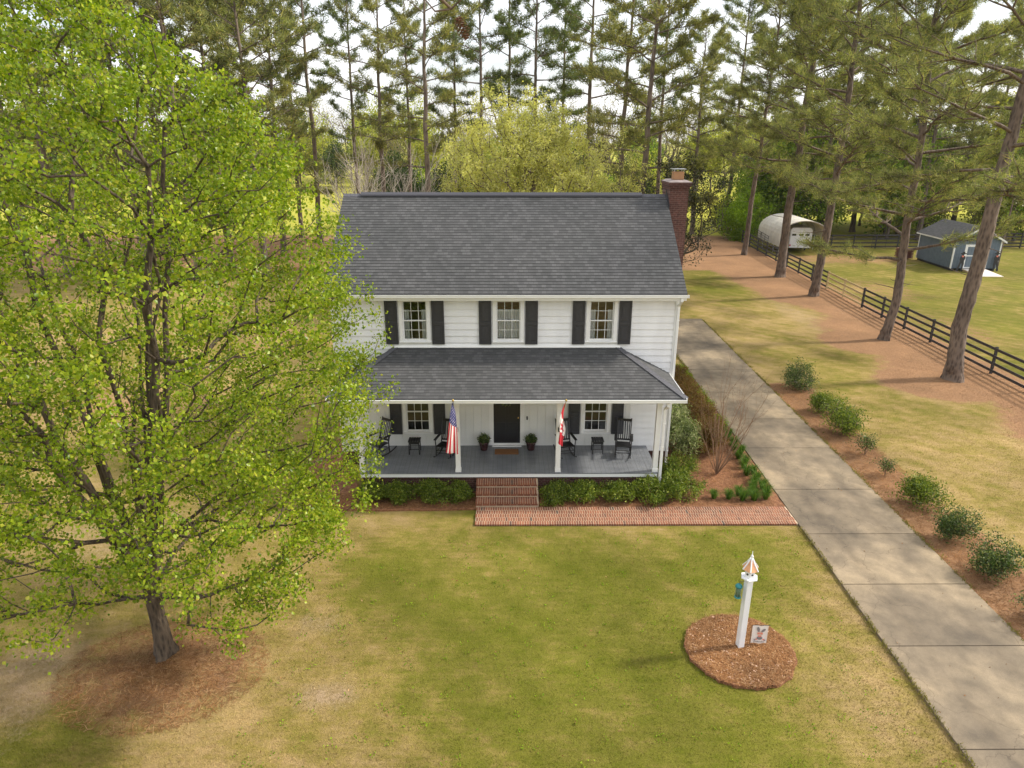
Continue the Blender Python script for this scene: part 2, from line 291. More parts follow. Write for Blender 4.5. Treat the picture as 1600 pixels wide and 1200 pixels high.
class MB:
    def __init__(s): s.v = []; s.f = []; s.mi = []; s.uv = None
    def box(s, x0, x1, y0, y1, z0, z1, m=0):
        if x0 > x1: x0, x1 = x1, x0
        if y0 > y1: y0, y1 = y1, y0
        if z0 > z1: z0, z1 = z1, z0
        b = len(s.v); s.v += [(x, y, z) for z in (z0, z1) for y in (y0, y1) for x in (x0, x1)]
        for q in ((0, 2, 3, 1), (4, 5, 7, 6), (0, 1, 5, 4), (2, 6, 7, 3), (0, 4, 6, 2), (1, 3, 7, 5)): s.f.append([b+i for i in q]); s.mi.append(m)
        return s
    def hexa(s, p, m=0):   # 8 points ordered like box
        b = len(s.v); s.v += [tuple(q) for q in p]
        for q in ((0, 2, 3, 1), (4, 5, 7, 6), (0, 1, 5, 4), (2, 6, 7, 3), (0, 4, 6, 2), (1, 3, 7, 5)): s.f.append([b+i for i in q]); s.mi.append(m)
        return s
    def beam(s, a, b_, w, h, m=0, up=(0, 0, 1)):
        a = Vector(a); b_ = Vector(b_); d = (b_-a).normalized(); u = Vector(up)
        if abs(d.dot(u)) > .98: u = Vector((0, 1, 0))
        r = d.cross(u).normalized(); u = r.cross(d).normalized()
        P = []
        for zz in (-1, 1):
            for e in (a, b_):
                for xx in (-1, 1): P.append(e + r*(w/2*xx) + u*(h/2*zz))
        return s.hexa(P, m)
    def tube(s, pts, rs, n=8, m=0, cap=True):
        pts = [Vector(p) for p in pts]; 
        if not hasattr(rs, '__len__'): rs = [rs]*len(pts)
        b = len(s.v); ref = Vector((0, 0, 1))
        for i, p in enumerate(pts):
            d = (pts[min(i+1, len(pts)-1)]-pts[max(i-1, 0)]).normalized()
            u = Vector((1, 0, 0)) if abs(d.z) > .7 else ref
            r = d.cross(u).normalized(); u2 = r.cross(d)
            for k in range(n):
                a = 2*math.pi*k/n; s.v.append(tuple(p + (r*math.cos(a)+u2*math.sin(a))*rs[i]))
        for i in range(len(pts)-1):
            for k in range(n):
                k2 = (k+1) % n; s.f.append([b+i*n+k, b+i*n+k2, b+(i+1)*n+k2, b+(i+1)*n+k]); s.mi.append(m)
        if cap:
            s.f.append([b+k for k in range(n)][::-1]); s.mi.append(m); s.f.append([b+(len(pts)-1)*n+k for k in range(n)]); s.mi.append(m)
        return s
    def lathe(s, cx, cy, prof, n=16, m=0, rot=0):
        b = len(s.v)
        for r, z in prof:
            for k in range(n):
                a = 2*math.pi*k/n+rot; s.v.append((cx+r*math.cos(a), cy+r*math.sin(a), z))
        for i in range(len(prof)-1):
            for k in range(n):
                k2 = (k+1) % n; s.f.append([b+i*n+k, b+i*n+k2, b+(i+1)*n+k2, b+(i+1)*n+k]); s.mi.append(m)
        s.f.append([b+k for k in range(n)][::-1]); s.mi.append(m); s.f.append([b+(len(prof)-1)*n+k for k in range(n)]); s.mi.append(m)
        return s
    def face(s, pts, m=0):
        b = len(s.v); s.v += [tuple(p) for p in pts]; s.f.append(list(range(b, b+len(pts)))); s.mi.append(m); return s
    def prism(s, poly, y0, y1, m=0):   # poly in (x,z), extruded along y
        n = len(poly); b = len(s.v); s.v += [(x, y0, z) for x, z in poly]+[(x, y1, z) for x, z in poly]
        s.f.append([b+i for i in range(n)]); s.mi.append(m); s.f.append([b+n+i for i in range(n)][::-1]); s.mi.append(m)
        for i in range(n): j = (i+1) % n; s.f.append([b+j, b+i, b+n+i, b+n+j]); s.mi.append(m)
        return s
    def build(s, name, mat, parent=None, smooth=False, bevel=0):
        me = bpy.data.meshes.new(name); me.from_pydata(s.v, [], s.f)
        for m in (mat if isinstance(mat, (list, tuple)) else [mat]): me.materials.append(m)
        me.polygons.foreach_set('material_index', s.mi)
        if smooth: me.polygons.foreach_set('use_smooth', [True]*len(s.f))
        me.update(); o = link(name, me, parent)
        if bevel:
            bm = o.modifiers.new('b', 'BEVEL'); bm.width = bevel; bm.segments = 2; bm.limit_method = 'ANGLE'
        return o
def copy_tree(o, parent=None):
    c = o.copy(); C.objects.link(c); c.parent = parent
    for ch in list(o.children): copy_tree(ch, c)
    return c

# ---------------------------------------------------------------- ground
def axis(lo, hi, step, far):
    a = list(np.arange(lo, hi+1e-6, step)); x = hi; s = step
    while x < far: s *= 1.25; x += s; a.append(x)
    x = lo; s = step
    while x > -far: s *= 1.25; x -= s; a.insert(0, x)
    return np.array(a)
gx = axis(-24, 32, .25, 1800); gy = axis(2, 60, .25, 1800)
GX, GY = np.meshgrid(gx, gy)
rng = np.random.default_rng(5)
def vnoise(x, y, s, seed):
    r = np.random.default_rng(seed); t = r.random((64, 64)); u = x/s; v = y/s
    iu = np.floor(u).astype(int); iv = np.floor(v).astype(int); fu = u-iu; fv = v-iv; fu = fu*fu*(3-2*fu); fv = fv*fv*(3-2*fv)
    g = lambda a, b: t[a % 64, b % 64]
    return (g(iu, iv)*(1-fu)+g(iu+1, iv)*fu)*(1-fv)+(g(iu, iv+1)*(1-fu)+g(iu+1, iv+1)*fu)*fv
def ell(cx, cy, rx, ry, soft=.25):     # 1 inside -> 0 outside
    d = np.sqrt(((GX-cx)/rx)**2+((GY-cy)/ry)**2); return np.clip((1+soft-d)/(2*soft), 0, 1)
def band(v, lo, hi, s): return np.clip((v-lo)/s+.5, 0, 1)*np.clip((hi-v)/s+.5, 0, 1)
wob = (vnoise(GX, GY, 3.0, 1)-.5)*2
straw = np.zeros_like(GX)
straw = np.maximum(straw, .70*ell(-8.1, 13.0, 2.5, 1.95, .55))
PINES = [(25.76, 74.53), (24.9, 62.06), (24.57, 53.92), (23.65, 41.26), (23.39, 33.72)]
edge = np.interp(GY, [0, 20, 26, 31, 34, 37, 42, 48, 54, 60, 66, 70, 76], [22.4, 22.2, 21.5, 21.45, 19.8, 20.6, 20.0, 21.8, 20.6, 19.5, 19.0, 15, -60])
straw = np.maximum(straw, np.clip((GX-edge-.5+wob*.9)/2.6+.5, 0, 1)*.9*np.clip((26.9+(GY-30)*.03-GX)/.6+.5, 0, 1)*(GY < 92))
straw = np.maximum(straw, band(GY+wob*1.0, 64, 90, 3)*np.clip((28.5-GX)/2, 0, 1)*np.where(GX > 0, np.clip((GY-64-0.0*GX)/2, 0, 1), 1)*(GX > -90))
dr = 12.60+.0202*GY
straw = np.maximum(straw, np.clip((GX-dr)/.3+.5, 0, 1)*np.clip((dr+2.15+wob*.35-GX)/.5+.5, 0, 1)*np.clip((33.6-GY)/.8, 0, 1))
straw = np.maximum(straw, .55*ell(-17, 30, 7, 3.5, .5))
straw = np.maximum(straw, .5*ell(-13, 41, 6, 4, .5))
for px_, py_ in PINES: straw = np.maximum(straw, ell(px_-1, py_-.5, 3.2, 3.0, .2))
straw = np.maximum(straw, .62*ell(35, 72, 9, 4, .4)); straw = np.maximum(straw, .50*ell(31, 56, 4, 6, .5)); straw = np.maximum(straw, .5*ell(29.5, 44, 2.6, 5, .5))
field = np.clip((GY-91-wob*.6)/2+.5, 0, 1)
field = np.maximum(field, .62*band(GY, 66, 73, 2)*band(GX, 14.5, 22, 2)*0)
green = np.full_like(GX, .36)
green = np.maximum(green, .36+.42*ell(1.4, 14.0, 5.6, 5.2, .45))
green = np.maximum(green, .33+.45*ell(6.0, 17.2, 3.0, 1.9, .5))
green = np.maximum(green, .33+.40*ell(-3.0, 16.5, 2.0, 2.2, .5))
green = np.maximum(green, .33+.35*ell(-9.5, 10.6, 1.6, 1.4, .5))
green = np.maximum(green, .36+.40*ell(3, 9.5, 6, 3.4, .5))
green = green - .22*ell(-4.2, 11.0, 3.0, 3.0, .6) - .2*ell(9.0, 12, 2.0, 3, .6)
green = np.where(GX > dr, .30+.18*band(GX, 15, 20, 4)*band(GY, 28, 40, 8)+.34*ell(17.5, 58, 3, 8, .5), green)
green = np.where(GX > 27, .62+.12*wob, green)
green = np.where((GX < -10) & (GY > 18), .36+.15*wob, green)
green = np.where(GY > 60, np.maximum(green, .60), green)
dirt = .85*ell(-4.1, 12.2, .75, .5, .6)+.8*ell(-11.2, 12.6, 1.3, 2.0, .5)+.6*ell(-4.9, 14.6, .9, .5, .5)+.75*ell(14.6, 24.3, .5, .7, .5)+.6*ell(-12.5, 19, 3, 2, .6)+.55*ell(44, 64.2, 1.5, 1.0, .5)+.6*ell(20.8, 47, 1.3, 6, .5)+.55*ell(24.5, 48, 2.0, 14, .5)
nx, ny = len(gx), len(gy)
idx = np.arange(nx*ny).reshape(ny, nx)
F = np.stack([idx[:-1, :-1], idx[:-1, 1:], idx[1:, 1:], idx[1:, :-1]], -1).reshape(-1, 4)
GZ = (vnoise(GX, GY, 5, 9)-.5)*.05*np.clip((np.abs(GX)+np.abs(GY-20))/40, .2, 1)-.02
gme = npmesh('ground', np.stack([GX, GY, GZ], -1).reshape(-1, 3), F, MT['ground'], True)
for nm, arr in (('straw', straw), ('field', field), ('green', green), ('dirt', dirt)):
    a = gme.attributes.new(nm, 'FLOAT', 'POINT'); a.data.foreach_set('value', arr.astype(np.float32).ravel())
tag(link('ground', gme), kind='structure')

# driveway: slabs
def dxl(y): return 9.0756+.0202*y
def dxr(y): return 12.6059+.0202*y
mb = MB(); js = [2.0, 3.6, 6.0, 8.4, 10.62, 13.66, 16.15, 18.75, 21.68, 25.15, 28.2, 31.6, 35.2, 38.9, 42.4, 46.3]
for a, b in zip(js[:-1], js[1:]):
    g = .012; z = .05; z0 = -.1
    q = [(dxl(a+g), a+g), (dxr(a+g), a+g), (dxl(b-g), b-g), (dxr(b-g), b-g)]
    mb.hexa([(x, y, z0) for x, y in q]+[(x, y, z) for x, y in q])
q = [(3.5, 40.2), (dxl(40.2)-.012, 40.2), (3.5, 46.3), (dxl(46.3)-.012, 46.3)]
mb.hexa([(x, y, -.1) for x, y in q]+[(x, y, .05) for x, y in q])
tag(mb.build('driveway', MT['concrete'], bevel=.012), kind='structure')
mb = MB(); q = [(dxl(2)+.03, 2), (dxr(2)-.03, 2), (dxl(46.3)+.03, 46.2), (dxr(46.3)-.03, 46.2)]
mb.hexa([(x, y, -.1) for x, y in q]+[(x, y, .028) for x, y in q]); o = mb.build('driveway_base', simple('joint_dark', (.10, .08, .06), .9)); tag(o, kind='structure')

# brick path
def onebrick(name, ca, cb, cc):
    m, n, p, o = newmat(name); g = n.nodes.new('ShaderNodeNewGeometry')
    c = ramp(n, g.outputs['Random Per Island'], [(0, ca), (.05, cc), (.6, cb), (1, tuple(q*1.15 for q in cb))])
    c = mix(n, 1, c, ramp(n, noise(n, coords(n), 16, 5, .7), [(.3, (.65, .62, .6)), (.7, (1.25, 1.22, 1.2))]), 'MULTIPLY')
    c = mix(n, 1, c, ramp(n, noise(n, coords(n), .8, 4), [(.3, (.80, .80, .78)), (.7, (1.15, 1.12, 1.1))]), 'MULTIPLY')
    L(n, c, p.inputs['Base Color']); p.inputs['Roughness'].default_value = .9; return m
MT['brick'] = onebrick('worn_brick', (.08, .055, .045), (.25, .098, .052), (.18, .070, .040))
MT['mortar'] = simple('mortar', (.46, .35, .24), .95, .12, 9)
mb = MB(); mb.box(-1.03, 9.46, 19.37, 20.47, -.1, .0435); mb.box(-1.03, 1.05, 20.47, 20.52, -.1, .040); mb.build
rb = random.Random(4)
def brow(mb, xa, xb, ya, yb, z, pitch=.0805, w=.060, h=.05, m=1):
    x = xa
    while x+w <= xb+.002:
        dz = rb.uniform(-.002, .003); mb.box(x, x+w, ya, yb, z-h+dz, z+dz, m); x += pitch
for i in range(5): brow(mb, -1.04+(.03 if i % 2 else 0), 9.46, 19.35+i*.226, 19.35+i*.226+.206, .048)
o = mb.build('brick_path', [MT['mortar'], MT['brick']]); tag(o, kind='structure')

# mulch beds (slightly domed patches of pine straw)
def bed(name, outline, z=.05, n=26, seed=0):
    pts = []; c = Vector((sum(p[0] for p in outline)/len(outline), sum(p[1] for p in outline)/len(outline)))
    r = random.Random(seed); dense = []
    for i, p in enumerate(outline):
        q = outline[(i+1) % len(outline)]; k = max(2, int(math.hypot(q[0]-p[0], q[1]-p[1])/.22))
        for j in range(k): t = j/k; dense.append((p[0]*(1-t)+q[0]*t+r.uniform(-.02, .02), p[1]*(1-t)+q[1]*t+r.uniform(-.02, .02)))
    import bmesh
    bm = bmesh.new()
    vs = [bm.verts.new((x, y, -.03)) for x, y in dense]; vi = [bm.verts.new((x, y, z)) for x, y in dense]
    for i in range(len(vs)): j = (i+1) % len(vs); bm.faces.new((vs[i], vs[j], vi[j], vi[i]))
    f = bm.faces.new(vi); bmesh.ops.triangulate(bm, faces=[f])
    me = bpy.data.meshes.new(name); bm.to_mesh(me); me.materials.append(MT['straw']); return link(name, me)
def circ(cx, cy, rx, ry, n=48, j=.03, seed=1):
    r = random.Random(seed); return [(cx+rx*math.cos(2*math.pi*k/n)*(1+r.uniform(-j, j)), cy+ry*math.sin(2*math.pi*k/n)*(1+r.uniform(-j, j))) for k in range(n)]
tag(bed('mulch_bed', circ(5.69, 13.58, 1.30, 1.27), .06), kind='structure')
tag(bed('mulch_bed', [(-6.9, 20.7), (-5.6, 20.36), (-4, 20.32), (-1.07, 20.36), (-1.07, 21.6), (-5.15, 21.6), (-6.2, 23.8), (-6.2, 31), (-7.4, 31), (-7.6, 24)], .03, seed=3), kind='structure')
tag(bed('mulch_bed', [(1.08, 20.5), (9.46, 20.5), (dxl(22)-.02, 22), (dxl(28)-.02, 28), (dxl(34)-.02, 34), (6.2, 34), (6.2, 23.9), (5.4, 21.55), (1.08, 21.55)], .03, seed=4), kind='structure')
# loose litter: wood chips and cones in the round bed, straw needles on the beds
def litter(name, xs, ys, zs, l0, l1, w0, mat, label, cat, flat=.25):
    r = np.random.default_rng(len(xs)); n = len(xs); a = r.random(n)*6.283; L_ = r.uniform(l0, l1, n)/2; d = np.stack([np.cos(a)*L_, np.sin(a)*L_, r.uniform(-flat, flat, n)*L_], -1)
    p = np.stack([-np.sin(a)*w0/2, np.cos(a)*w0/2, np.zeros(n)], -1)*r.uniform(.6, 1.4, (n, 1)); c = np.stack([xs, ys, zs], -1)
    V = np.stack([c-d-p, c-d+p, c+d+p, c+d-p], 1).reshape(-1, 3)
    return tag(link(name, npmesh(name, V, np.arange(4*n).reshape(-1, 4), mat)), label, cat, kind='stuff')
r = np.random.default_rng(3)
a = r.random(260)*6.283; q = np.sqrt(r.random(260))*1.25
litter('wood_chip', 5.69+np.cos(a)*q, 13.58+np.sin(a)*q, np.full(260, .075), .02, .07, .03, simple('pale_chip', (.58, .38, .26), .9, .25, 9), 'pale wood chips scattered on the round mulch bed', 'wood chips')
a = r.random(9000)*6.283; q = np.sqrt(r.random(9000))*1.27
bx_ = 5.69+np.cos(a)*q; by_ = 13.58+np.sin(a)*q
x2 = r.uniform(1.1, 9.2, 14000); y2 = r.uniform(20.55, 26, 14000); k = (x2 < dxl(y2)-.05) & ((x2 > 5.4) | (y2 < 21.5)) & ((x2 > 6.2) | (y2 < 23.7))
x3 = r.uniform(-6, -1.1, 4000); y3 = r.uniform(20.42, 21.5, 4000)
xs = np.concatenate([bx_, x2[k], x3]); ys = np.concatenate([by_, y2[k], y3]); zs = np.concatenate([np.full(len(bx_), .07), np.full(k.sum(), .042), np.full(len(x3), .042)])
strawn = leafmat('straw_needle', (.13, .055, .024), (.38, .195, .09), (.54, .35, .2), .8, .1)
litter('pine_straw', xs, ys, zs+r.uniform(0, .015, len(zs)), .08, .2, .006, strawn, 'loose reddish pine straw needles on the flower beds', 'pine straw')
# needles over the tree bed and the driveway strip
n_ = 9000; a = r.random(n_)*6.283; q = r.random(n_)**.8; x4 = -8.1+np.cos(a)*q*2.4; y4 = 13.0+np.sin(a)*q*1.9
y5 = r.uniform(9, 33, 22000); x5 = dxr(y5)+r.uniform(.03, 2.0, 22000)
litter('pine_straw', np.concatenate([x4, x5]), np.concatenate([y4, y5]), r.uniform(-.01, .015, n_+22000), .08, .22, .006, strawn, 'loose pine straw under the big leafy tree and beside the driveway', 'pine straw')

# grass blades on the near lawns
def grass(n, x0, x1, y0, y1, seed):
    r = np.random.default_rng(seed); y = y0+(y1-y0)*r.random(n)**1.7; hw = 4+y*.82; x = r.uniform(-1, 1, n)*hw; fade = r.random(n) > ((y-y1+14)/14)
    ok = ~((y > 19.32) & (y < 34) & (x > -6.5) & (x < 9.6)) & ~((x > dxl(y)-.03) & (x < dxr(y)+.03)) & ~(((x-5.69)/1.29)**2+((y-13.58)/1.26)**2 < 1) & ~(((x+8.1)/2.2)**2+((y-13)/1.7)**2 < 1)
    ok &= fade & ~((x > dxr(y)) & (x < dxr(y)+2.0) & (y < 33.4)) & ~((y > 20.3) & (y < 21.6) & (x > -6.5) & (x < 2))
    x = x[ok]; y = y[ok]; n = len(x); h = r.uniform(.008, .026, n); a = r.random(n)*6.283; wd = r.uniform(.004, .010, n); ln = r.uniform(-.03, .03, (n, 2))*1.2
    b = np.stack([x, y, np.full(n, -.03)], -1); p = np.stack([np.cos(a)*wd, np.sin(a)*wd, np.zeros(n)], -1); t = b+np.stack([ln[:, 0], ln[:, 1], h+.02], -1)
    V = np.stack([b-p, b+p, t], 1).reshape(-1, 3); return npmesh('grass', V, np.arange(3*n).reshape(-1, 3), MT['blades'])
# blades carry the same masks as the ground under them
def attach(me):
    co = np.empty(len(me.vertices)*3, dtype=np.float32); me.vertices.foreach_get('co', co); co = co.reshape(-1, 3)
    ix = np.clip(np.searchsorted(gx, co[:, 0])-1, 0, nx-2); iy = np.clip(np.searchsorted(gy, co[:, 1])-1, 0, ny-2)
    for nm, arr in (('straw', straw), ('field', field), ('green', green), ('dirt', dirt)):
        at = me.attributes.new(nm, 'FLOAT', 'POINT'); at.data.foreach_set('value', arr[iy, ix].astype(np.float32))
g1 = grass(650000, 0, 0, 7, 44, 2); attach(g1)
tag(link('grass', g1), 'short mown grass of the front lawn, patchy green and tan', 'grass', kind='stuff')

WEEDS = True
# ---------------------------------------------------------------- vegetation generators
def unit(v): return v/np.maximum(np.linalg.norm(v, axis=-1, keepdims=True), 1e-9)
def leaves(cent, r, size, spread, droop=.0, aspect=.8, per=1, up=.0):
    """cent (n,3) -> folded leaf quads"""
    c = np.repeat(cent, per, 0); n = len(c); c = c+r.normal(0, 1, (n, 3))*spread
    d = r.normal(0, 1, (n, 3)); d[:, 2] -= droop; d[:, 2] += up; d = unit(d)
    s = unit(np.cross(d, r.normal(0, 1, (n, 3)))); nr = np.cross(d, s)
    L_ = (size*r.uniform(.6, 1.25, n))[:, None]; W_ = L_*aspect*.5
    b = c; m = c+d*L_*.45; t = c+d*L_
    V = np.stack([b, m+s*W_+nr*L_*.12, t, m-s*W_+nr*L_*.12], 1).reshape(-1, 3)
    i = np.arange(n)*4; F = np.stack([np.stack([i, i+1, i+2], -1), np.stack([i, i+2, i+3], -1)], 1).reshape(-1, 3)
    return V, F
def edges_tubes(P, par, rad_, n=4):
    k = np.where(par >= 0)[0]; A = P[par[k]]; B = P[k]; ra = np.minimum(rad_[par[k]], rad_[k]*1.5); rb = rad_[k]
    d = unit(B-A); ref = np.where(np.abs(d[:, 2:3]) > .9, np.array([[1., 0, 0]]), np.array([[0, 0, 1.]])); u = unit(np.cross(d, ref)); v = np.cross(d, u)
    V = []
    for X, R_ in ((A, ra), (B, rb)):
        for j in range(n):
            a = 2*math.pi*j/n; V.append(X+(u*math.cos(a)+v*math.sin(a))*R_[:, None])
    V = np.stack(V, 1).reshape(-1, 3); base = np.arange(len(k))*2*n; F = []
    for j in range(n): j2 = (j+1) % n; F.append(np.stack([base+j, base+j2, base+n+j2, base+n+j], -1))
    return V, np.concatenate(F)
def grow(trunk, targets, w_path=.35, lift=.12):
    """attach target points to a trunk polyline; returns nodes, parents, counts"""
    P = [np.array(p, float) for p in trunk]; par = [-1]+list(range(len(trunk)-1)); pl = [0.]
    for i in range(1, len(trunk)): pl.append(pl[-1]+np.linalg.norm(P[i]-P[i-1])*.5)
    T = np.array(targets, float); tr = np.array(trunk, float)
    d0 = np.min(np.linalg.norm(T[:, None]-tr[None], axis=2), 1); T = T[np.argsort(d0)]
    A = np.zeros((len(tr)+2*len(T), 3)); A[:len(tr)] = tr; PL = np.zeros(len(A)); PL[:len(tr)] = pl; m = len(tr); tips = []
    for t in T:
        D = A[:m]-t; ds = np.linalg.norm(D, axis=1); hd = np.hypot(D[:, 0], D[:, 1])
        cost = ds+w_path*PL[:m]+np.maximum(0, D[:, 2]+hd*.35)*2.0
        j = int(np.argmin(cost)); mid = (A[j]+t)/2; mid[2] += -lift*ds[j]*.0; mid += (rng.normal(0, 1, 3))*ds[j]*.07
        h = t-A[j]; mid[2] -= lift*hd[j]*.5
        A[m] = mid; par.append(j); PL[m] = PL[j]+ds[j]*.5; A[m+1] = t; par.append(m); PL[m+1] = PL[j]+ds[j]; tips.append(m+1); m += 2
    A = A[:m]; par = np.array(par); cnt = np.ones(m)
    for i in range(m-1, 0, -1): cnt[par[i]] += cnt[i]
    return A, par, cnt, tips
def trunk_mesh(pts, rs, name, mat, seed=0, n=14, rough=.06, flare=1.5, fh=.5):
    r = np.random.default_rng(seed); pts = np.array(pts, float); rs = np.array(rs, float)
    s = np.concatenate([[0], np.cumsum(np.linalg.norm(np.diff(pts, axis=0), axis=1))]); k = max(6, int(s[-1]/.45)); t = np.linspace(0, s[-1], k)
    t = np.sort(np.concatenate([t, [fh*.15, fh*.4, fh*.8]]))
    P = np.stack([np.interp(t, s, pts[:, i]) for i in range(3)], -1); R_ = np.interp(t, s, rs)*(1+(flare-1)*np.exp(-t/fh))
    P[1:, :2] += (r.random((len(t)-1, 2))-.5)*.04
    V = []
    ph = r.random(n)*6.28
    for i in range(len(t)):
        for j in range(n):
            a = 2*math.pi*j/n; lob = 1+.22*math.exp(-t[i]/fh)*math.sin(3*a+ph[0])+rough*(r.random()-.5)*2
            V.append(P[i]+np.array([math.cos(a), math.sin(a), 0])*R_[i]*lob)
    idx = np.arange(len(t)*n).reshape(len(t), n); F = np.stack([idx[:-1], np.roll(idx[:-1], -1, 1), np.roll(idx[1:], -1, 1), idx[1:]], -1).reshape(-1, 4)
    return npmesh(name, np.array(V), F, mat, True)
def needles(tp, td, r, L_, nn, wd, cone=.9):
    """tufts at tp pointing td -> thin triangles"""
    n = len(tp); c = np.repeat(tp, nn, 0); d = np.repeat(td, nn, 0); d = unit(d*cone+unit(r.normal(0, 1, (n*nn, 3)))); s = unit(np.cross(d, r.normal(0, 1, (n*nn, 3))))
    l = (L_*r.uniform(.6, 1.15, n*nn))[:, None]; c = c+r.normal(0, 1, c.shape)*L_*.22-d*l*.15
    V = np.stack([c-s*wd, c+s*wd, c+d*l], 1).reshape(-1, 3); return V, np.arange(3*n*nn).reshape(-1, 3)
def pine_data(seed, H, r0, h0, R0, nb=34, lean=(0, 0), tuft=.42, nn=16, wd=.022, shape='round', mat='needle', barkm='barkpine', dens=1.0, dead=6):
    r = np.random.default_rng(seed)
    zs = np.linspace(0, H, 12); bend = np.cumsum(r.normal(0, .09, (12, 2)), 0)*H/25; bend[0] = 0
    tp = np.stack([lean[0]*(zs/H)**1.2+bend[:, 0], lean[1]*(zs/H)**1.2+bend[:, 1], zs], -1)
    rr = r0*(1-.88*(zs/H)**1.1)
    tm = trunk_mesh(tp, rr, 'trunk', MT[barkm], seed, 12, .07, 1.35, .6)
    P = []; par = []; rd = []; tpos = []; tdir = []
    def add(p, pa, ra): P.append(p); par.append(pa); rd.append(ra); return len(P)-1
    az = r.random()*6.28
    for b in range(nb+dead):
        isdead = b >= nb
        f = (b/nb)**.9 if not isdead else 0
        h = h0+(H-.4-h0)*f+r.uniform(-.3, .3) if not isdead else h0*r.uniform(.55, 1.0)
        az += 2.4+r.uniform(-.5, .5)
        if shape == 'round': prof = math.sqrt(max(0, 1-((f-.30)/.78)**2))
        else: prof = (1-f)**.8*.9+.1
        Lb = max(.6, R0*prof*r.uniform(.6, 1.15))
        if isdead: Lb = R0*r.uniform(.15, .35)
        tr = np.array([np.interp(h, zs, tp[:, 0]), np.interp(h, zs, tp[:, 1]), h]); rb = min(.11, .035+.012*Lb)*(1-.5*f)*(1 if not isdead else .5)
        elev = r.uniform(-.05, .35)+f*.6; k = 6; prev = add(tr, -1, rb); dirv = np.array([math.cos(az)*math.cos(elev), math.sin(az)*math.cos(elev), math.sin(elev)]); p = tr.copy()
        for i in range(k):
            dirv = unit(dirv+np.array([r.normal(0, .12), r.normal(0, .12), .07+r.normal(0, .06)])-np.array([0, 0, .10 if i < 3 else 0])); p = p+dirv*Lb/k
            prev2 = prev; prev = add(p.copy(), prev2, rb*(1-(i+1)/(k+1)))
            if isdead: continue
            if i >= 1:
                for sgn in (-1, 1):
                    for _ in range(1+(r.random() < dens*.6)):
                        sl_ = Lb*.30*r.uniform(.5, 1.2)*(1-.35*i/k); side = unit(np.cross(dirv, [0, 0, 1]))*sgn; sd_ = unit(dirv*.7+side*r.uniform(.4, 1.0)+np.array([0, 0, r.uniform(-.15, .45)]))
                        pp = prev; q = p.copy(); ks = 3
                        for j in range(ks):
                            q = q+unit(sd_+r.normal(0, .2, 3))*sl_/ks; pp = add(q.copy(), pp, rb*.28*(1-j/ks)+.006)
                            if r.random() < .85*dens or j == ks-1:
                                tpos.append(q+r.normal(0, .08, 3)); tdir.append(unit(sd_+np.array([0, 0, .5])))
        if not isdead:
            tpos.append(p); tdir.append(dirv)
            for _ in range(3): tpos.append(p+r.normal(0, .22, 3)); tdir.append(unit(dirv+r.normal(0, .4, 3)))
    V, F = edges_tubes(np.array(P), np.array(par), np.array(rd), 4)
    bm_ = npmesh('branches', V, F, MT[barkm])
    V, F = needles(np.array(tpos), np.array(tdir), r, tuft, nn, wd)
    cm = npmesh('needles', V, F, MT[mat]); return tm, bm_, cm
def tree_obj(name, data, loc, label, cat, group=None, rz=0, s=1.0, names=('trunk', 'branches', 'crown')):
    t = thing(name, label, cat, loc, rz, group); t.scale = (s, s, s)
    for nm, me in zip(names, data):
        if me: link(nm, me, t)
    return t
def broad_data(seed, H, r0, h0, env, nt, nl, lsize, lspread, leafm, barkm, rtip=.006, droop=.3, trunk=None, aspect=.8, power=.45, w_path=.35, sub=1):
    """env(points)->bool in local coordinates; nt cluster targets; nl leaves per cluster"""
    r = np.random.default_rng(seed); T = env(r, nt)
    tr = trunk if trunk is not None else [(r.normal(0, .03)*z, r.normal(0, .03)*z, z) for z in np.linspace(0, h0, 6)]
    A, par, cnt, tips = grow(tr, T, w_path)
    rd = np.minimum(rtip*cnt**power, r0); k = len(tr)
    ms = trunk_mesh(tr, [max(rd[i], rtip*3) if i > 0 else r0 for i in range(k)], 'trunk', MT[barkm], seed, 12, .05, 1.3, .4) if r0 > .03 else None
    par2 = par.copy()
    if ms: par2[1:k] = -1
    V, F = edges_tubes(A, par2, rd, 5); bm_ = npmesh('branches', V, F, MT[barkm])
    if nl:
        ends = A[tips]; mids = (A[tips]+A[np.maximum(par[tips], 0)])/2
        cen = np.concatenate([ends, mids]) if sub else ends
        V, F = leaves(cen, r, lsize, lspread, droop, aspect, nl); cm = npmesh('crown', V, F, MT[leafm])
    else: cm = None
    return ms, bm_, cm
def ellip(rx, ry, z0, z1, shell=.5, lump=.25, k=9):
    def f(r, n):
        lc = unit(r.normal(0, 1, (k, 3))); la = r.uniform(-lump, lump, k); out_ = []
        while len(out_) < n:
            d = unit(r.normal(0, 1, 3)); g = 1+float(np.sum(la*np.maximum(0, lc@d-.5)*2)); q = (shell+(1-shell)*r.random()) if r.random() < .75 else r.random()
            out_.append((d[0]*rx*g*q, d[1]*ry*g*q, (z0+z1)/2+d[2]*(z1-z0)/2*g*q))
        T = np.array(out_); return T[T[:, 2] > .05]
    return f
exec_parts = []
